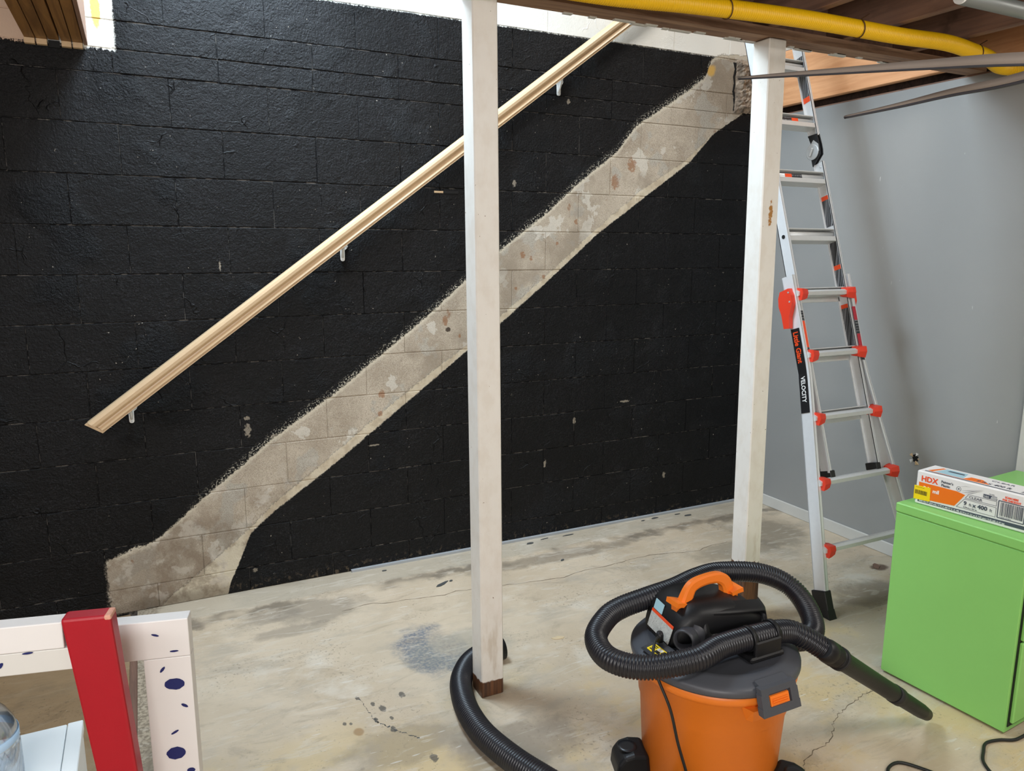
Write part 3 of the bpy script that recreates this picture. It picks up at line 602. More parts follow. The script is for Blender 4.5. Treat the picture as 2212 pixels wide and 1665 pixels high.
for (s0, s1, m_) in ((2.955, 3.3, 'ltext'), (2.93, 2.955, 'lorange'), (2.56, 2.78, 'ltext'), (2.532, 2.56, 'lorange'), (1.94, 2.0, 'ltext'), (2.0, 2.022, 'lorange'), (1.86, 1.94, 'ltext'),
                     (1.778, 1.80, 'lorange'), (1.655, 1.778, 'ltext'), (1.632, 1.655, 'lorange'), (1.535, 1.632, 'ltext'), (1.43, 1.45, 'lorange'), (1.22, 1.43, 'ltext')):
    rlabel(1, 'in', s0, s1, -.024, .024, m_, .172)
for (s0, s1, m_) in ((1.36, 1.43, 'lred'), (1.29, 1.36, 'ltext'), (1.22, 1.29, 'lred'), (1.155, 1.22, 'ltext')):
    h = half(1.3); lbox((XC+h-.026, s0, .036), (XC+h-.004, s1, .0368)).build('rail_label', M[m_], lad)
for (s0, s1, m_) in ((1.37, 1.42, 'ltext'), (1.31, 1.37, 'lorange'), (1.24, 1.31, 'lorange'), (1.2, 1.24, 'ltext')):
    h = half(1.3); lbox((XC-h+.012, s0, .036), (XC-h+.026, s1, .0368)).build('rail_label', M[m_], lad)
lh = MB().lathe([(.010, 0), (.010, .002)], seg=14, mat=LM @ Matrix.Translation((XC-.1725, 1.80, 0)) @ Matrix.Rotation(-pi/2, 4, 'Y')); lh.build('lock_hole', M['dark'], lad)

# ------------------------------------------------------------------ wet/dry vacuum
VC = Vector((.109, -2.021, 0))
vac = thing('shop_vacuum', 'orange drum wet and dry vacuum cleaner with charcoal lid and black hose', 'vacuum cleaner', tuple(VC))
MB().lathe([(.01, .035), (.195, .035), (.203, .045), (.219, .30), (.224, .305), (.2275, .395), (.240, .402), (.2465, .412), (.2465, .436), (.20, .438), (.01, .438)], VC, 72, cap=False).build('drum', M['vorange'], vac)
bm = MB()
for a in (rad(258), rad(250)):
    F = Matrix.Translation(VC) @ Matrix.Rotation(a, 4, 'Z')
for a0 in (-.62,):
    F = Matrix.Translation(VC) @ Matrix.Rotation(rad(-90), 4, 'Z')
    bm.hexa([F @ Vector(v) for v in ((.215, -.065, .352), (.232, -.055, .352), (.232, .055, .352), (.215, .065, .352))], [F @ Vector(v) for v in ((.215, -.085, .40), (.252, -.075, .40), (.252, .075, .40), (.215, .085, .40))])
bm.build('latch_seat', M['vorange'], vac)
MB().lathe([(.2505, .434), (.2525, .440), (.2520, .452), (.246, .459), (.236, .463), (.214, .474), (.200, .477), (.196, .4745), (.01, .4775)], VC, 80, cap=True).build('lid', M['vlid'], vac)
# latch at the front right
F = Matrix.Translation(VC) @ Matrix.Rotation(rad(-90), 4, 'Z')
bm = MB()
ya, yb = .058, .055
bm.hexa([F @ Vector(v) for v in ((.236, -ya, .440), (.262, -ya, .440), (.262, ya, .440), (.236, ya, .440))], [F @ Vector(v) for v in ((.225, -ya*.92, .474), (.262, -ya*.92, .464), (.262, ya*.92, .464), (.225, ya*.92, .474))])
def latch_frame(a0, a1, b0, b1, x0=.262, x1=.286):   # panel pieces on the sloped latch face
    f = lambda t, y, d: F @ Vector((x0+(x1-x0)*t+d, y, .468-.070*t))
    return [f(a0, b0, -.02), f(a0, b0, 0), f(a0, b1, 0), f(a0, b1, -.02)], [f(a1, b0, -.02), f(a1, b0, 0), f(a1, b1, 0), f(a1, b1, -.02)]
for q in ((0, .22, -.064, .064), (.70, 1, -.069, .069), (.22, .70, -.067, -.040), (.22, .70, .040, .067)):
    bm.hexa(*latch_frame(*q))
bm.build('latch', M['vlid'], vac)
bm = MB(); bm.hexa(*[[v+(F.to_3x3() @ Vector((-.010, 0, 0))) for v in q] for q in latch_frame(.22, .72, -.040, .040)]); bm.build('latch_recess', M['dark'], vac)
bm = MB(); bm.hexa(*[[v+(F.to_3x3() @ Vector((-.003, 0, 0))) for v in q] for q in latch_frame(.34, .70, -.034, .034)])
for t in (.44, .52, .60): bm.hexa(*[[v+(F.to_3x3() @ Vector((.0005, 0, 0))) for v in q] for q in latch_frame(t, t+.03, -.028, .028)])
bm.build('latch_button', M['vhandle'], vac)
# motor head: lofted rounded body, long axis along x, label end leaning back on the left
def sect(hw, zt, zb=.472, p=3.2, k=28):
    out = []
    for i in range(k):
        a = 2*pi*i/k; c, s_ = cos(a), sin(a)
        y = hw*(abs(c)**(2/p))*(1 if c >= 0 else -1); z = (abs(s_)**(2/p))*(1 if s_ >= 0 else -1)
        out.append((y, (zb+zt)/2+z*(zt-zb)/2))
    return out
HM = Matrix.Translation((.140, -1.966, 0)) @ Matrix.Rotation(rad(-9), 4, 'Z')
bm = MB(); st = [(-.058,.060,.535,.030),(-.060,.085,.570,.034),(-.050,.098,.592,.045),(-.02,.103,.606,.03),(.03,.108,.612,.012),(.09,.110,.612,0),(.15,.108,.604,0),(.20,.102,.588,0),(.25,.090,.562,0),(.285,.070,.53,0),(.298,.04,.505,0)]
rings = []
for x, hw, zt, lean in st:
    rings.append([HM @ Vector((x-.125+lean*max(0, (z-.472)/.13)-.005, y, z)) for y, z in sect(hw, zt)])
k = 28; vs = [v for r in rings for v in r]
bm.add(vs, [(j*k+i, j*k+(i+1) % k, (j+1)*k+(i+1) % k, (j+1)*k+i) for j in range(len(rings)-1) for i in range(k)], True); bm.add(rings[0], [tuple(range(k))[::-1]]); bm.add(rings[-1], [tuple(range(k))])
bm.build('motor_head', M['vblack'], vac)
# side housing with a scooped hollow, facing the camera
bm = MB(); ns, nt = 40, 22; pts = []
for a in range(ns+1):
    for b in range(nt+1):
        s_, t = a/ns, b/nt
        x = -.115+.270*s_; hwv = .086+.014*sin(pi*min(1, s_*1.1)); zt = .604-.028*s_*s_
        y = -(hwv+.034*t); z = zt-(zt-.476)*t
        y += .035*max(0, .12-t)/.12
        dd = max(0, 1-((s_-.53)/.36)**4) * max(0, 1-((t-.50)/.34)**4)
        sm = lambda q: max(0, min(1, q))**2*(3-2*max(0, min(1, q)))
        dd = sm((s_-.14)/.06)*sm((.93-s_)/.06); y += .055*dd*sm((t-.20)/.09)*max(0, 1-max(0, t-.29)/.50) - .012*t
        e = min(s_, 1-s_)*9
        y += .05*max(0, 1-e)**2
        pts.append(HM @ Vector((x, y, z)))
bm.add(pts, [(a*(nt+1)+b, (a+1)*(nt+1)+b, (a+1)*(nt+1)+b+1, a*(nt+1)+b+1) for a in range(ns) for b in range(nt)], True)
bm.build('side_housing', M['vblack'], vac)
# carry handle, an orange bridge with flared cord hooks
hp, _ = smooth_path([(.012,-1.985,.565),(.020,-1.983,.600),(.038,-1.981,.636),(.062,-1.98,.650),(.11,-1.978,.655),(.152,-1.976,.650),(.178,-1.974,.632),(.190,-1.973,.606),(.196,-1.972,.575)], 40)
MB().tube(hp, [1.25-.45*sin(pi*i/39) for i in range(40)], sec=[(-.020,.009),(-.012,.014),(.012,.014),(.020,.009),(.020,-.009),(.012,-.013),(-.012,-.013),(-.020,-.009)], smooth=False).build('handle', M['vhandle'], vac)
for x0, sg in ((.014, -1), (.190, 1)):
    h_ = MB(); h_.tube([(x0, -1.98, .596), (x0+sg*.020, -1.98, .602), (x0+sg*.040, -1.98, .606)], [.9, .95, 1.05], sec=[(-.026,.007),(.026,.007),(.026,-.007),(-.026,-.007)], smooth=False)
    h_.tube([(x0+sg*.01, -1.98, .598), (x0+sg*.014, -1.98, .565), (x0+sg*.010, -1.98, .55)], [1, .8, .5], sec=[(-.022,.014),(.022,.014),(.022,-.014),(-.022,-.014)], smooth=False)
    h_.build('cord_hook', M['vhandle'], vac)
# exhaust port
d = Vector((-.88, -.46, .06)).normalized(); pp = Vector((.005, -2.035, .520)); FM = Matrix.Translation(pp) @ d.to_track_quat('Z', 'Y').to_matrix().to_4x4()
prof = [(.041, -.05), (.041, .010), (.033, .011), (.033, .018)]+[(.033+.0016*(i % 2), .020+.004*i) for i in range(8)]+[(.032, .056), (.0275, .056), (.026, .0)]
MB().lathe(prof, seg=32, mat=FM, cap=False).build('exhaust_port', M['port'], vac)
MB().lathe([(.0265, .004), (.0265, .006)], seg=24, mat=FM).build('port_opening', M['dark'], vac)
# labels on the sloping end, yellow sticker and its channel on the lid
e0 = Vector((-.059, -2.045, .495)); ex = Vector((.18, 1, 0)).normalized(); eup = Vector((.30, 0, 1)).normalized()
def end_label(name, y0, y1, z0, z1, m_):
    vs = []
    for off in (0, .002):
        for (yy, zz) in ((y0, z0), (y1, z0), (y1, z1), (y0, z1)):
            vs.append(HM @ Vector((-.194+.034*(zz-.472)/.13*1.15-.001-off, yy, zz)))
    o = MB().hexa(vs[:4], vs[4:]).build(name, M[m_], vac); o.location.x += -.0; return o
end_label('warning_label', -.075, .055, .492, .538, 'paper'); end_label('warning_label', -.075, .055, .538, .546, 'lorange'); end_label('rating_label', .0, .05, .549, .578, 'bluep')
bm = MB(); bm.hexa([(-.125, -2.065, .4745), (-.055, -2.065, .4755), (-.055, -1.965, .4755), (-.125, -1.965, .4745)], [(-.120, -2.06, .481), (-.06, -2.06, .490), (-.06, -1.97, .490), (-.120, -1.97, .481)]); bm.build('cord_channel', M['port'], vac)
ST = frame((-.118, -1.985, .4826), (0, -1, 0), (.06, 0, .009))
sx_ = MB().prism([(.0,.002),(.003,0),(.067,0),(.07,.003),(.07,.030),(.067,.033),(.003,.033),(0,.030)], 0, .0012, ST); sx_.build('yellow_sticker', M['sticker'], vac)
bm = MB()
for (a, b, c_, d_) in ((.006, .006, .022, .010), (.006, .013, .022, .016), (.006, .019, .022, .022), (.006, .025, .022, .028), (.028, .006, .046, .016), (.052, .008, .060, .014), (.050, .020, .062, .028)): bm.prism([(a, b), (c_, b), (c_, d_), (a, d_)], .0012, .0017, ST)
bm.build('sticker_print', M['lblack'], vac, 'stuff'); MB().prism([(.027, .017), (.047, .017), (.047, .029), (.027, .029)], .0012, .0018, ST).build('sticker_print', M['white'], vac)
# plug boss and power cord down the drum
MB().lathe([(.012, 0), (.012, .02), (.008, .03)], (-.075, -1.99, .497), 14).build('cord_grommet', M['vblack'], vac)
cp, _ = smooth_path([(-.07,-1.99,.515),(-.10,-2.005,.515),(-.128,-2.03,.500),(-.140,-2.055,.475),(-.142,-2.075,.44),(-.125,-2.115,.36),(-.108,-2.135,.26),(-.085,-2.155,.16),(-.07,-2.17,.07),(-.06,-2.20,.006),(-.02,-2.35,.006),(.15,-2.5,.006)], 90)
MB().tube(cp, .0042, 8).build('power_cord', M['cord'], vac)
# hose coil lying on the lid
hpts = [(.385,-2.205,.462),(.335,-2.165,.497),(.285,-2.139,.517),(.173,-2.139,.53),(.033,-2.138,.53),(-.075,-2.150,.522),(-.205,-2.098,.503),(-.267,-2.010,.499),(-.242,-1.900,.502),(-.165,-1.838,.52),(-.10,-1.824,.535),(-.0,-1.832,.552),(.102,-1.830,.56),(.21,-1.812,.567),(.319,-1.806,.565),(.455,-1.850,.552),(.535,-1.905,.515),(.54,-1.985,.47),(.48,-2.07,.44),(.38,-2.10,.445),(.31,-2.06,.475)]
ribbed(hpts, .035, .0092, .0056, 20).build('hose', M['hose'], vac)
wa = Vector((.385, -2.205, .462)); wb = Vector((.66, -2.166, .268)); wc = Vector((.985, -2.150, .040)); wd_ = (wb-wa).normalized()
cuff = [wa-wd_*.03, wa, wa+wd_*.012, wa+wd_*.02, wa+wd_*.028, wa+wd_*.036, wa+wd_*.044, wa+wd_*.052, wa+wd_*.075]
MB().tube(cuff, [.030, .036, .037, .034, .037, .034, .037, .034, .033], 24).build('hose_cuff', M['vblack'], vac)
q = wa+wd_*.06; e = (wc-q)
MB().tube([q, q+e*.04, q+e*.05, q+e*.45, q+e*.62, q+e*.66, q+e*.8, q+e*.93, wc], [.034, .035, .031, .029, .0295, .0275, .027, .026, .022], 24).build('wand', M['vblack'], vac)
for fa, fb, fr in ((.60, .67, .0315), (.02, .045, .037)): MB().tube([q+e*fa, q+e*fb], fr, 24).build('wand_collar', M['rubber'], vac)
bm = MB(); bm.bbox((-.006, -.01, .02), (.006, .03, .034), .002, Matrix.Translation(q+e*.05) @ e.to_track_quat('Z', 'Y').to_matrix().to_4x4()); bm.build('wand_button', M['rubber'], vac)
# hose clip on the lid
bm = MB(); cp_ = Vector((.175, -2.139, .53)); dh = Vector((1, .0, 0))
for xx in (-.045, .045):
    bm.tube([cp_+Vector((xx-.007, 0, 0)), cp_+Vector((xx+.007, 0, 0))], .0375, 24)
bm.bbox((cp_.x-.05, cp_.y-.041, .486), (cp_.x+.05, cp_.y-.026, .535), .004); bm.bbox((cp_.x-.07, cp_.y-.045, .4745), (cp_.x+.06, cp_.y+.03, .492), .005)
bm.build('hose_clip', M['vblack'], vac)
# dolly feet with casters
for a in (rad(160), rad(25), rad(-60), rad(-150)):
    F = Matrix.Translation(VC) @ Matrix.Rotation(a, 4, 'Z')
    bm = MB(); sec_ = [(.19, .03), (.285, .03), (.305, .05), (.30, .095), (.28, .122), (.25, .13), (.205, .125)]
    F2 = F @ Matrix(((1,0,0,0),(0,0,1,0),(0,1,0,0),(0,0,0,1)))
    bm.prism(sec_, -.05, .05, F2); fo = bm.build('caster_housing', M['vblack'], vac); md = fo.modifiers.new('bevel', 'BEVEL'); md.width = .012; md.segments = 3
    MB().lathe([(.012, -.014), (.028, -.014), (.031, -.010), (.031, .010), (.028, .014), (.012, .014)], seg=24, mat=F @ Matrix.Translation((.262, 0, .031)) @ Matrix.Rotation(pi/2, 4, 'X')).build('caster_wheel', M['rubber'], vac)
    MB().lathe([(.03, 0), (.03, .0015), (.018, .0015)], seg=24, mat=F @ Matrix.Translation((.262, 0, .1285))).build('caster_cap', M['blackplate'], vac)

# ------------------------------------------------------------------ loose hose round the middle post
o = ribbed([(-.185,-1.10,.043),(-.24,-1.10,.043),(-.30,-1.118,.043),(-.358,-1.165,.043),(-.416,-1.25,.043),(-.452,-1.36,.043),(-.468,-1.47,.043),(-.465,-1.589,.043),(-.432,-1.733,.043),(-.385,-1.862,.043),(-.32,-2.02,.043),(-.27,-2.2,.043),(-.26,-2.5,.043)], .0425, .0095, .0052, 22).build('hose_sweep', M['hose'])
lh_ = thing('vacuum_hose', 'loose thick black ribbed hose curling round the foot of the middle post', 'hose', (-.4, -1.5, 0)); adopt(o, lh_); o.name = 'ribbed_tube'
MB().tube([(-.235,-1.10,.043), (-.17,-1.10,.043)], .0445, 24).build('end_cuff', M['vblack'], lh_)
MB().tube([(-.171,-1.10,.043), (-.168,-1.10,.043)], .036, 24).build('opening', M['dark'], lh_)

# ------------------------------------------------------------------ green cabinet with the boxed plastic roll
AX = Vector((.032, -.468, 0)).normalized(); CX = Vector((-AX.y, AX.x, 0)); CO = Vector((1.136, -1.847, 0)); CM = frame(CO, CX, -AX)   # local x right, y away, z up
cab = thing('green_cabinet', 'bright green steel cabinet standing in front of the ladder foot', 'cabinet', tuple(CO+AX*.24+CX*.42))
Dp, Wd, Ht = .468, .86, .705
MB().bbox((0.004, -Dp+.004, .009), (Wd-.004, 0, Ht-.038), .003, CM).build('body', M['green'], cab)
MB().bbox((0, -Dp-.004, Ht-.036), (Wd, .002, Ht), .004, CM).build('top_panel', M['green'], cab)
MB().box((.02, -Dp+.03, 0), (Wd-.02, -.015, .012), CM).build('plinth', M['green_dark'], cab)
MB().box((.016, -Dp+.001, .03), (Wd-.016, -Dp+.0035, Ht-.045), CM).build('drawer_gap', M['green_dark'], cab)
for z0, z1 in ((.045, .345), (.352, .655)):
    d_ = MB().bbox((.022, -Dp-.012, z0), (Wd-.022, -Dp+.002, z1), .004, CM).build('drawer', M['green'], cab)
    MB().bbox((Wd/2-.06, -Dp-.028, z1-.06), (Wd/2+.06, -Dp-.010, z1-.045), .003, CM).build('handle', M['steel'], d_)

BA = Vector((1.191, -1.881, Ht+.001)); BE = Vector((.045, -.374, 0)).normalized(); BN = BE.cross(Vector((0, 0, 1))); BL, BH, BW = .62, .129, .122
if BN.x > 0: BN = -BN
FM_ = frame(BA+BN*.0006+Vector((0, 0, .71-BA.z)), BE, (0, 0, 1))            # face frame: u along the box, v up
box = thing('plastic_roll_box', 'long white and orange cardboard box of painter\'s plastic on the green cabinet', 'box', tuple(BA+BE*.3-BN*.06))
FM2 = frame(BA, BE, (0, 0, 1)); inward = -BN
bm = MB(); m4 = Matrix.Translation(BA) @ Matrix((BE, -BN, Vector((0, 0, 1)))).transposed().to_4x4(); bm.bbox((0, 0, 0), (BL, BW, BH), .004, m4); bm.build('carton', M['card'], box)
sgn = 1 if (FM_.to_3x3() @ Vector((0, 0, 1))).dot(BN) > 0 else -1
def fp(poly, m_, name='printed_panel', h=.0004, z=0): MB().prism(poly, sgn*z, sgn*(z+h), FM_).build(name, M[m_], box)
fp([(.011,.082),(.148,.082),(.178,.076),(.145,.026),(.015,.018)], 'orangeprint')
fp([(.012,.015),(.60,.0245),(.60,.009),(.012,.006)], 'grey')
def outline(poly, t=.0012):
    for (a, b), (c, d) in zip(poly, poly[1:]+poly[:1]):
        L = math.hypot(c-a, d-b) or 1; nx, ny = -(d-b)/L*t/2, (c-a)/L*t/2; fp([(a+nx, b+ny), (c+nx, d+ny), (c-nx, d-ny), (a-nx, b-ny)], 'grey', 'printed_line', .0003)
outline([(.179,.065),(.189,.081),(.283,.082),(.283,.066)]); outline([(.152,.026),(.177,.061),(.283,.060),(.283,.026)]); outline([(.289,.088),(.372,.088),(.372,.027),(.289,.027)], .003)
def bt(body, u, v, size, m_, sx=1., bold=0, z=.0005): text('lettering', body, size, M[m_], FM_ @ Matrix.Translation((u, v, sgn*z)), box, sx, .0002, bold=bold)
if sgn < 0: raise Exception('face frame flipped')
bt('HDX', .018, .0885, .0285, 'torange', .98, .0008); bt("Painter's", .091, .0995, .0125, 'grey', 1.0, .0003); bt('Plastic', .092, .0865, .0125, 'grey', 1.0, .0003)
bt('.31', .022, .052, .026, 'white', 1., .0006, .0008); bt('mil', .064, .0525, .0195, 'white', 1., .0006, .0008); bt('7.87 um', .022, .040, .008, 'white', 1., 0, .0008)
bt('CLEAR', .191, .0685, .0125, 'grey', 1.22, .0001); bt('9', .176, .0395, .0205, 'grey', 1., .0008); bt('ft', .194, .0395, .0155, 'grey'); bt('x', .207, .0395, .0195, 'grey', 1., .0008); bt('400', .223, .0395, .0205, 'grey', 1.06, .0008); bt('ft', .263, .0395, .0155, 'grey')
bt('2.74 m x 121 m', .176, .0295, .0072, 'grey', 1.0, .0002)
bt('SCAN HERE', .307, .1015, .0098, 'torange', .82, .0004); bt('FOR CHECKOUT', .300, .0915, .0098, 'torange', .78, .0004)
bt('3600 SQ FT (334 m2) / 9 FT X 400 FT X .31 MIL (2.74 m X 121 m X 7.87 um) / 5.45 LBS (2.47 kg)', .017, .0085, .0075, 'white', .99, .0001, .0006)
bt('156 682', .255, .1005, .0055, 'grey', 1.0); fp([(.238,.085),(.283,.085),(.283,.098),(.238,.098)], 'grey', 'printed_panel', .0003); bt('USA', .240, .0875, .009, 'white', 1.0, 0, .0006)
for i in range(5): fp([(.262+.004*i, .086), (.264+.004*i, .086), (.268+.004*i, .097), (.266+.004*i, .097)], 'white', 'printed_line', .0003, .0004)
random.seed(3); u = .296
while u < .366:
    ww = random.choice((.0008, .0012, .002, .0026)); fp([(u, .036), (u+ww, .036), (u+ww, .084), (u, .084)], 'grey', 'barcode_bar', .0003); u += ww+random.choice((.001, .0016, .0022))
bt('7 37257 01340 6', .296, .0295, .0055, 'grey', 1.0)
# roll drawing
ring_ = [(.154+.0075*cos(2*pi*i/20), .0925+.0085*sin(2*pi*i/20)) for i in range(20)]; outline(ring_, .001); fp([(.154+.0025*cos(2*pi*i/12), .0925+.003*sin(2*pi*i/12)) for i in range(12)], 'grey', 'printed_panel')
for a in ([(.154,.101),(.175,.108),(.195,.110),(.175,.1085)], [(.160,.087),(.19,.0965),(.216,.104),(.19,.0975)], [(.165,.081),(.20,.094),(.236,.110),(.20,.096)], [(.178,.080),(.20,.088),(.238,.108),(.20,.0895)]): fp(a, 'grey', 'printed_line', .0003)
st = MB().prism([(-.004,.013),(.057,.016),(.056,.069),(-.004,.066)], .0008, .0014, FM_); st.build('price_sticker', M['sticker'], box)
u = .000
while u < .046:
    ww = random.choice((.0008, .0014, .0022)); fp([(u, .034), (u+ww, .034), (u+ww, .050), (u, .050)], 'lblack', 'barcode_bar', .0003, .0014); u += ww+random.choice((.001, .0016))
bt('Tracking label', .0, .0605, .0045, 'lblack', 1.0, 0, .0016) if False else fp([(.002, .060), (.034, .0605), (.034, .0615), (.002, .061)], 'lblack', 'printed_line', .0003, .0014)
# print on the carton top
TM = m4 @ Matrix.Translation((0, 0, BH+.0002))
def tp(poly, m_, z=0): MB().prism(poly, z, z+.0003, TM).build('printed_panel', M[m_], box)
tp([(.02,.012),(.60,.012),(.60,.020),(.02,.020)], 'grey'); tp([(.025,.028),(.045,.10),(.055,.10),(.04,.028)], 'orangeprint'); tp([(.05,.03),(.15,.03),(.135,.10),(.06,.10)], 'bluep'); tp([(.15,.025),(.24,.03),(.20,.07),(.16,.07)], 'orangeprint'); tp([(.04,.024),(.155,.024),(.155,.027),(.04,.027)], 'orangeprint'); tp([(.075,.07),(.135,.07),(.13,.085),(.078,.085)], 'grey', .0003)
text('lettering', 'CLEAR', .022, M['grey'], TM @ Matrix.Translation((.22, .082, .0003)), box, 1.2, .0002); text('lettering', '9 ft x 400 ft', .030, M['grey'], TM @ Matrix.Translation((.19, .036, .0003)), box, .8, .0002, bold=.0006)
u = .34
while u < .46:
    ww = random.choice((.001, .002, .003)); tp([(u, .03), (u+ww, .03), (u+ww, .10), (u, .10)], 'grey'); u += ww+random.choice((.0014, .0022, .003))

# ------------------------------------------------------------------ yellow corrugated hose, wires, pipe, strips under the joists
yp = [(-.85,-1.44,2.452),(-.4,-1.44,2.452),(.0,-1.455,2.452),(.169,-1.486,2.45),(.334,-1.517,2.45),(.695,-1.558,2.45),(.922,-1.569,2.45),(1.259,-1.572,2.45),(1.519,-1.587,2.452),(1.732,-1.554,2.452),(1.899,-1.52,2.45),(2.06,-1.475,2.44),(2.135,-1.53,2.432),(2.14,-1.68,2.43),(2.135,-1.8,2.43),(2.135,-1.95,2.43)]
yh = thing('drain_hose', 'yellow corrugated hose strung along the underside of the ceiling joists', 'hose', (.9, -1.57, 2.45))
ribbed(yp, .030, .0084, .0048, 18).build('corrugated_tube', M['yellow'], yh)
for (x, y, hz) in ((.455, -1.533, 2.45), (1.045, -1.571, 2.45), (1.775, -1.545, 2.452), (-.33, -1.44, 2.452)):
    Wp = [(x-.012, y+.036*sin(a), hz+.036*cos(a)) if False else (x+.008*cos(a), y+.0325*sin(a), hz-.0325*cos(a)) for a in [i*pi/10 for i in range(-8, 9)]]
    Wp = [(x+.02, y-.03, 2.495)]+Wp+[(x-.02, y+.03, 2.495)]
    MB().tube(Wp, .0022, 6).build('hanger_wire', M['wire'], yh)
pp_ = thing('conduit_pipe', 'grey metal pipe running under the joists, top right corner', 'pipe', (1.2, -2.065, 2.44))
MB().tube([(.905, -2.062, 2.405), (2.03, -2.062, 2.405)], .0235, 24).build('tube', M['pipe'], pp_)
MB().tube([(.897, -2.062, 2.405), (.907, -2.062, 2.405)], .0225, 24).build('end_cap', M['white'], pp_)
for x in (1.42, 1.9): MB().tube([(x, -2.062+.027*sin(a), 2.405-.027*cos(a)) for a in [i*pi/10 for i in range(-10, 11)]]+[(x, -2.062, 2.493)], .003, 6).build('pipe_strap', M['steel'], pp_)
def strip(label, pts, wid, lip):
    t = thing('trim_strip', label, 'strip', tuple(pts[0]), 'thin strips hanging from the right')
    P, _ = smooth_path(pts, 40); a = MB(); b = MB(); va = []; vb = []
    for i, q in enumerate(P):
        f = i/39; w_ = wid[0]*(1-f)+wid[1]*f; l_ = lip[0]*(1-f)+lip[1]*f; tv = (P[min(39, i+1)]-P[max(0, i-1)]).normalized(); upv = Vector((0, 0, 1)); sd = tv.cross(upv).normalized()
        if sd.y > 0: sd = -sd
        va += [q+upv*w_*.5+sd*.000, q-upv*w_*.5+sd*.006, q-upv*w_*.5+sd*.009, q+upv*w_*.5+sd*.003]
        vb += [q-upv*w_*.5+sd*.008, q-upv*(w_*.5+l_)+sd*.004, q-upv*(w_*.5+l_+.001)+sd*.001, q-upv*(w_*.5)+sd*.002]
    for bm_, v_ in ((a, va), (b, vb)): bm_.add(v_, [(j*4+i, j*4+(i+1) % 4, (j+1)*4+(i+1) % 4, (j+1)*4+i) for j in range(39) for i in range(4)], True); bm_.add(v_[:4], [(0, 1, 2, 3)]); bm_.add(v_[-4:], [(3, 2, 1, 0)])
    a.build('face', M['strip'], t); b.build('lower_lip', M['strip2'], t)
    MB().tube([P[0]-Vector((0, 0, wid[0]*.6)), P[0]+Vector((0, 0, .1)), Vector((P[0].x, P[0].y, 2.494))], .0025, 8).build('hanger_wire', M['wire'], t)
strip('thin taupe strip stretching past the right post to the torn masonry, upper of the two', [(.36,-2.99,1.985),(.233,-2.674,2.029),(.2,-2.483,2.053),(.144,-2.281,2.073),(.088,-2.021,2.101)], (.032, .005), (.004, .002))
strip('thin taupe strip pointing at the grey wall with a free tip, lower of the two', [(.50,-2.80,2.085),(.446,-2.55,2.040),(.40,-2.411,2.026),(.375,-2.296,2.014),(.333,-2.162,2.000)], (.030, .004), (.007, .003))

# ------------------------------------------------------------------ painted stand, white box, bottle at lower left
SU = Vector((.974, -.225, 0)); SN = Vector((-.225, -.974, 0)); ZZ = Vector((0, 0, 1))
stand = thing('painted_stand', 'white wooden stand with a red upright and navy paint dots, lower left', 'stand', (-1.45, -2.12, 0))
def sb(o_, u0, u1, z0, z1, n0, n1, name, mat, lean=0, r=.003):
    """board in the stand frame; lean shifts x along SU per metre of height"""
    f = lambda u_, z_, n_: Vector(o_)+SU*(u_+lean*(z_-z1))+SN*n_+ZZ*z_
    o = MB().hexa([f(u0, z0, n1), f(u1, z0, n1), f(u1, z0, n0), f(u0, z0, n0)], [f(u0, z1, n1), f(u1, z1, n1), f(u1, z1, n0), f(u0, z1, n0)]).build(name, M[mat], stand)
    md = o.modifiers.new('bevel', 'BEVEL'); md.width = r; md.segments = 2; return o
F0 = (-1.354, -2.097, 0)
sb(F0, -.089, 0, 0, .8295, -.036, 0, 'stile', 'whitepaint', r=.0015)
sb(F0, -.22, 0, .830, .912, -.036, 0, 'top_rail', 'whitepaint', r=.002)
sb(F0, -.185, -.150, .865, .905, -.004, .07, 'spacer', 'whitepaint')
R0 = (-1.474, -2.191, 0)
f = lambda u_, z_, n_: Vector(R0)+SU*u_+SN*n_+ZZ*z_
ru = MB().hexa([f(.008, 0, 0), f(.051, 0, 0), f(.051, 0, -.038), f(.008, 0, -.038)], [f(-.093, .990, 0), f(-.010, .990, 0), f(-.010, .990, -.038), f(-.093, .990, -.038)]).build('red_upright', M['redpaint'], stand)
ru['label'] = 'red painted upright with a worn top corner'; md = ru.modifiers.new('bevel', 'BEVEL'); md.width = .005; md.segments = 2
sb(R0, -.021, -.0088, .981, .9906, -.034, .0008, 'worn_corner', 'wornred', r=.003)
sb(R0, -.62, -.0920, .933, .984, -.040, -.004, 'front_rail', 'whitepaint', r=.002)
sb(R0, -.62, -.080, .890, .9325, -.040, -.0045, 'lower_rail', 'trimwhite', r=.0015)
def dots(o_, lst, n_):
    for (u_, z_, a, b, t) in lst:
        bm = MB()
        Fm = frame(Vector(o_)+SU*u_+ZZ*z_+SN*n_, SU, ZZ) @ Matrix.Rotation(t, 4, 'Z')
        bm.prism([(a*cos(2*pi*i/18)*random.uniform(.93, 1.05), b*sin(2*pi*i/18)*random.uniform(.93, 1.05)) for i in range(18)], 0, .0006, Fm)
        bm.build('painted_dot', M['navy'], stand)
dots(F0, [(-.063,.8821,.0075,.0022,-.35),(-.0302,.8435,.0085,.002,0),(-.0548,.8057,.0075,.0028,.9),(-.0345,.7708,.020,.0125,-.1),(-.0186,.7203,.0075,.003,-.6),(-.0415,.6623,.0085,.0025,.5),(-.0422,.6142,.0185,.014,0),(-.0164,.5698,.008,.006,0)], .0003)
dots(R0, [(-.198,.9114,.007,.0035,.9)], -.0042); dots(R0, [(-.1517,.931,.009,.002,.05)], -.0036)

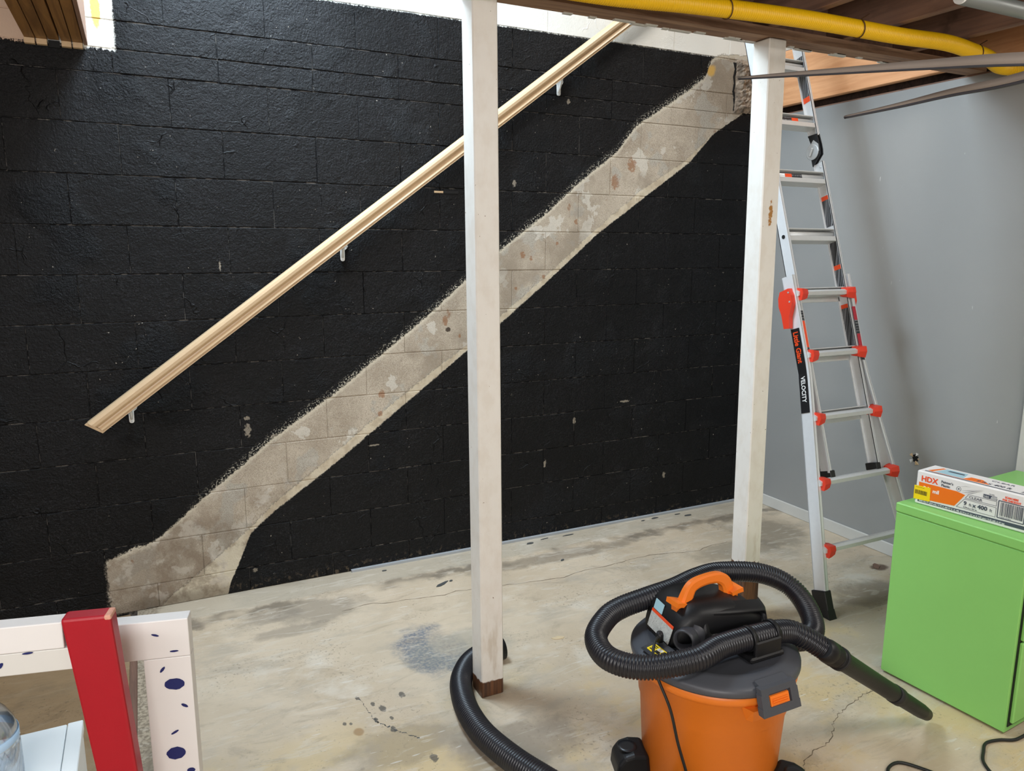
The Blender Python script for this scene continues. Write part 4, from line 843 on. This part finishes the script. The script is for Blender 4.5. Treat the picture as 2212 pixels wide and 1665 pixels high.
wb_ = thing('white_box', 'white laminate storage box on the floor behind the red upright', 'box', (-1.80, -1.86, 0))
MB().bbox((-2.10, -2.02, -.012), (-1.600, -1.683, .478), .003).build('carcass', M['laminate'], wb_)
MB().bbox((-2.10, -2.02, .478), (-1.632, -1.681, .50), .002).build('top_panel', M['laminate'], wb_)
MB().bbox((-1.630, -2.02, .476), (-1.597, -1.681, .502), .002).build('edge_band', M['laminate'], wb_)
bt_ = thing('water_bottle', 'clear ribbed plastic water jug with blue label on the white box', 'bottle', (-1.772, -1.875, .5))
Bc = Vector((-1.772, -1.875, .5005))
MB().lathe([(.055, .0), (.070, .004), (.075, .015), (.075, .10), (.0735, .104), (.075, .108), (.075, .125), (.070, .150), (.058, .175), (.040, .198), (.022, .213), (.020, .235), (.0185, .235), (.0205, .212), (.0385, .196), (.0565, .174), (.0685, .15), (.0737, .125), (.0737, .015), (.05, .003)], Bc, 40, cap=False).build('jug', M['glass'], bt_)
bm = MB()
for i in range(26):
    a = 2*pi*i/26
    P_ = [(Bc.x+.0752*cos(a+t*.7), Bc.y+.0752*sin(a+t*.7), Bc.z+.02+.09*t) for t in [j/8 for j in range(9)]]; bm.tube(P_, .0011, 5)
bm.build('rib', M['glass'], bt_, 'stuff')
MB().lathe([(.0758, .115), (.0758, .132), (.0752, .132), (.0752, .115)], Bc, 40, cap=False).build('pale_band', plain('pale_blue_band', lin(176, 206, 232), .3), bt_)
bm = MB(); sg = 14; v_ = []
for i in range(sg+1):
    a = rad(205)+rad(100)*i/sg
    v_ += [(Bc.x+.0766*cos(a), Bc.y+.0766*sin(a), Bc.z+.012), (Bc.x+.0766*cos(a), Bc.y+.0766*sin(a), Bc.z+.095)]
bm.add(v_, [(2*i, 2*i+2, 2*i+3, 2*i+1) for i in range(sg)], True); lo_ = bm.build('paper_label', M['capblue'], bt_); md = lo_.modifiers.new('solid', 'SOLIDIFY'); md.thickness = .0006
MB().lathe([(.0205, .216), (.0235, .218), (.0235, .238), (.0215, .241), (.001, .241)], Bc, 30).build('cap', M['white'], bt_)

# ------------------------------------------------------------------ cords and crumbs on the floor
c_ = thing('power_cord', 'black power cord trailing past the front corner of the green cabinet', 'cord', (1.1, -2.33, 0))
P, _ = smooth_path([(1.40,-2.38,.006),(1.33,-2.345,.006),(1.25,-2.345,.006),(1.175,-2.345,.006),(1.125,-2.322,.006),(1.069,-2.313,.006),(1.02,-2.335,.006),(.96,-2.375,.006),(.93,-2.45,.006),(.95,-2.62,.006)], 60); MB().tube(P, .0052, 8).build('cable', M['cord'], c_)
c_ = thing('power_cord', 'black cord loop on the floor at the bottom edge, right of the vacuum', 'cord', (.7, -2.27, 0))
P, _ = smooth_path([(.50,-2.46,.006),(.58,-2.34,.006),(.635,-2.27,.006),(.675,-2.248,.006),(.719,-2.252,.006),(.754,-2.30,.006),(.79,-2.38,.006),(.82,-2.5,.006)], 50); MB().tube(P, .0052, 8).build('cable', M['cord'], c_)
def crumb(x, y, L, W_, ang, mat, name, label, cat, group=None):
    pl = [(L*cos(2*pi*i/9)*random.uniform(.7, 1.1), W_*sin(2*pi*i/9)*random.uniform(.6, 1.1)) for i in range(9)]
    z0 = 0.0 if x > -1.5 else -.012
    o = MB().prism(pl, z0+.0003, z0+.003, Matrix.Translation((x, y, 0)) @ Matrix.Rotation(ang, 4, 'Z')).build(name, M[mat], None); return tag(o, label, cat, group)
for (x, y, L, W_, a, lab) in ((-.149,-.352,.045,.014,.5,'long dark paint flake left of the middle post, largest one on that side'),(-.095,-.335,.012,.007,.4,'tiny dark flake just right of the long flake beside the middle post'),
        (-.363,-.072,.014,.007,0,'small round dark flake by the wall where the grey curb begins'),(.491,-.075,.028,.012,.1,'dark flake by the wall, first one right of the middle post'),(.60,-.05,.03,.005,.1,'thin dark flake touching the curb, second one right of the middle post'),
        (.754,-.06,.04,.006,.05,'long thin dark flake along the curb, third one right of the middle post'),(.54,-.357,.016,.01,.6,'dark flake lying out on the floor, away from the curb, right of the middle post'),
        (1.287,-.055,.014,.006,0,'tiny dark flake at the curb, midway between the two posts'),(1.38,-.05,.03,.010,.1,'dark flake at the curb, third from the right post'),(1.55,-.055,.025,.007,0,'thin dark flake at the curb, nearest the right post'),(1.6,-.10,.03,.012,0,'dark flake a hand off the curb, nearest the right post')):
    crumb(x, y, L, W_, a, 'flake', 'paint_flake', lab, 'flake', 'dark paint flakes by the wall')
crumb(.111, -1.062, .03, .012, -.2, 'chipwood', 'wood_splinter', 'pale wood splinter on the concrete floor left of the vacuum hose', 'splinter')
crumb(2.0, -1.15, .035, .02, .9, 'joist', 'bark_scrap', 'dark brown scrap on the floor between ladder and green cabinet', 'scrap')
# hole punched in the grey wall
bm = MB(); hole = [(.03*cos(2*pi*i/12)*random.uniform(.6, 1.2), .03*sin(2*pi*i/12)*random.uniform(.6, 1.2)) for i in range(12)]
HF = frame((2.1945, -1.172, .575), (0, -1, 0), (0, 0, 1)); MB().prism([(a*.7+.0, b*.7) for a, b in hole], .0, .0008, HF).build('dent', M['dark'], wr)
for a in range(5):
    t = a*1.3; MB().prism([(.012, 0), (.034, .008), (.03, -.010)], .001, .005+.002*a, HF @ Matrix.Rotation(t, 4, 'Z') @ Matrix.Rotation(.25, 4, 'Y')).build('torn_paper', M['card'] if a % 2 else M['barewood'], wr)
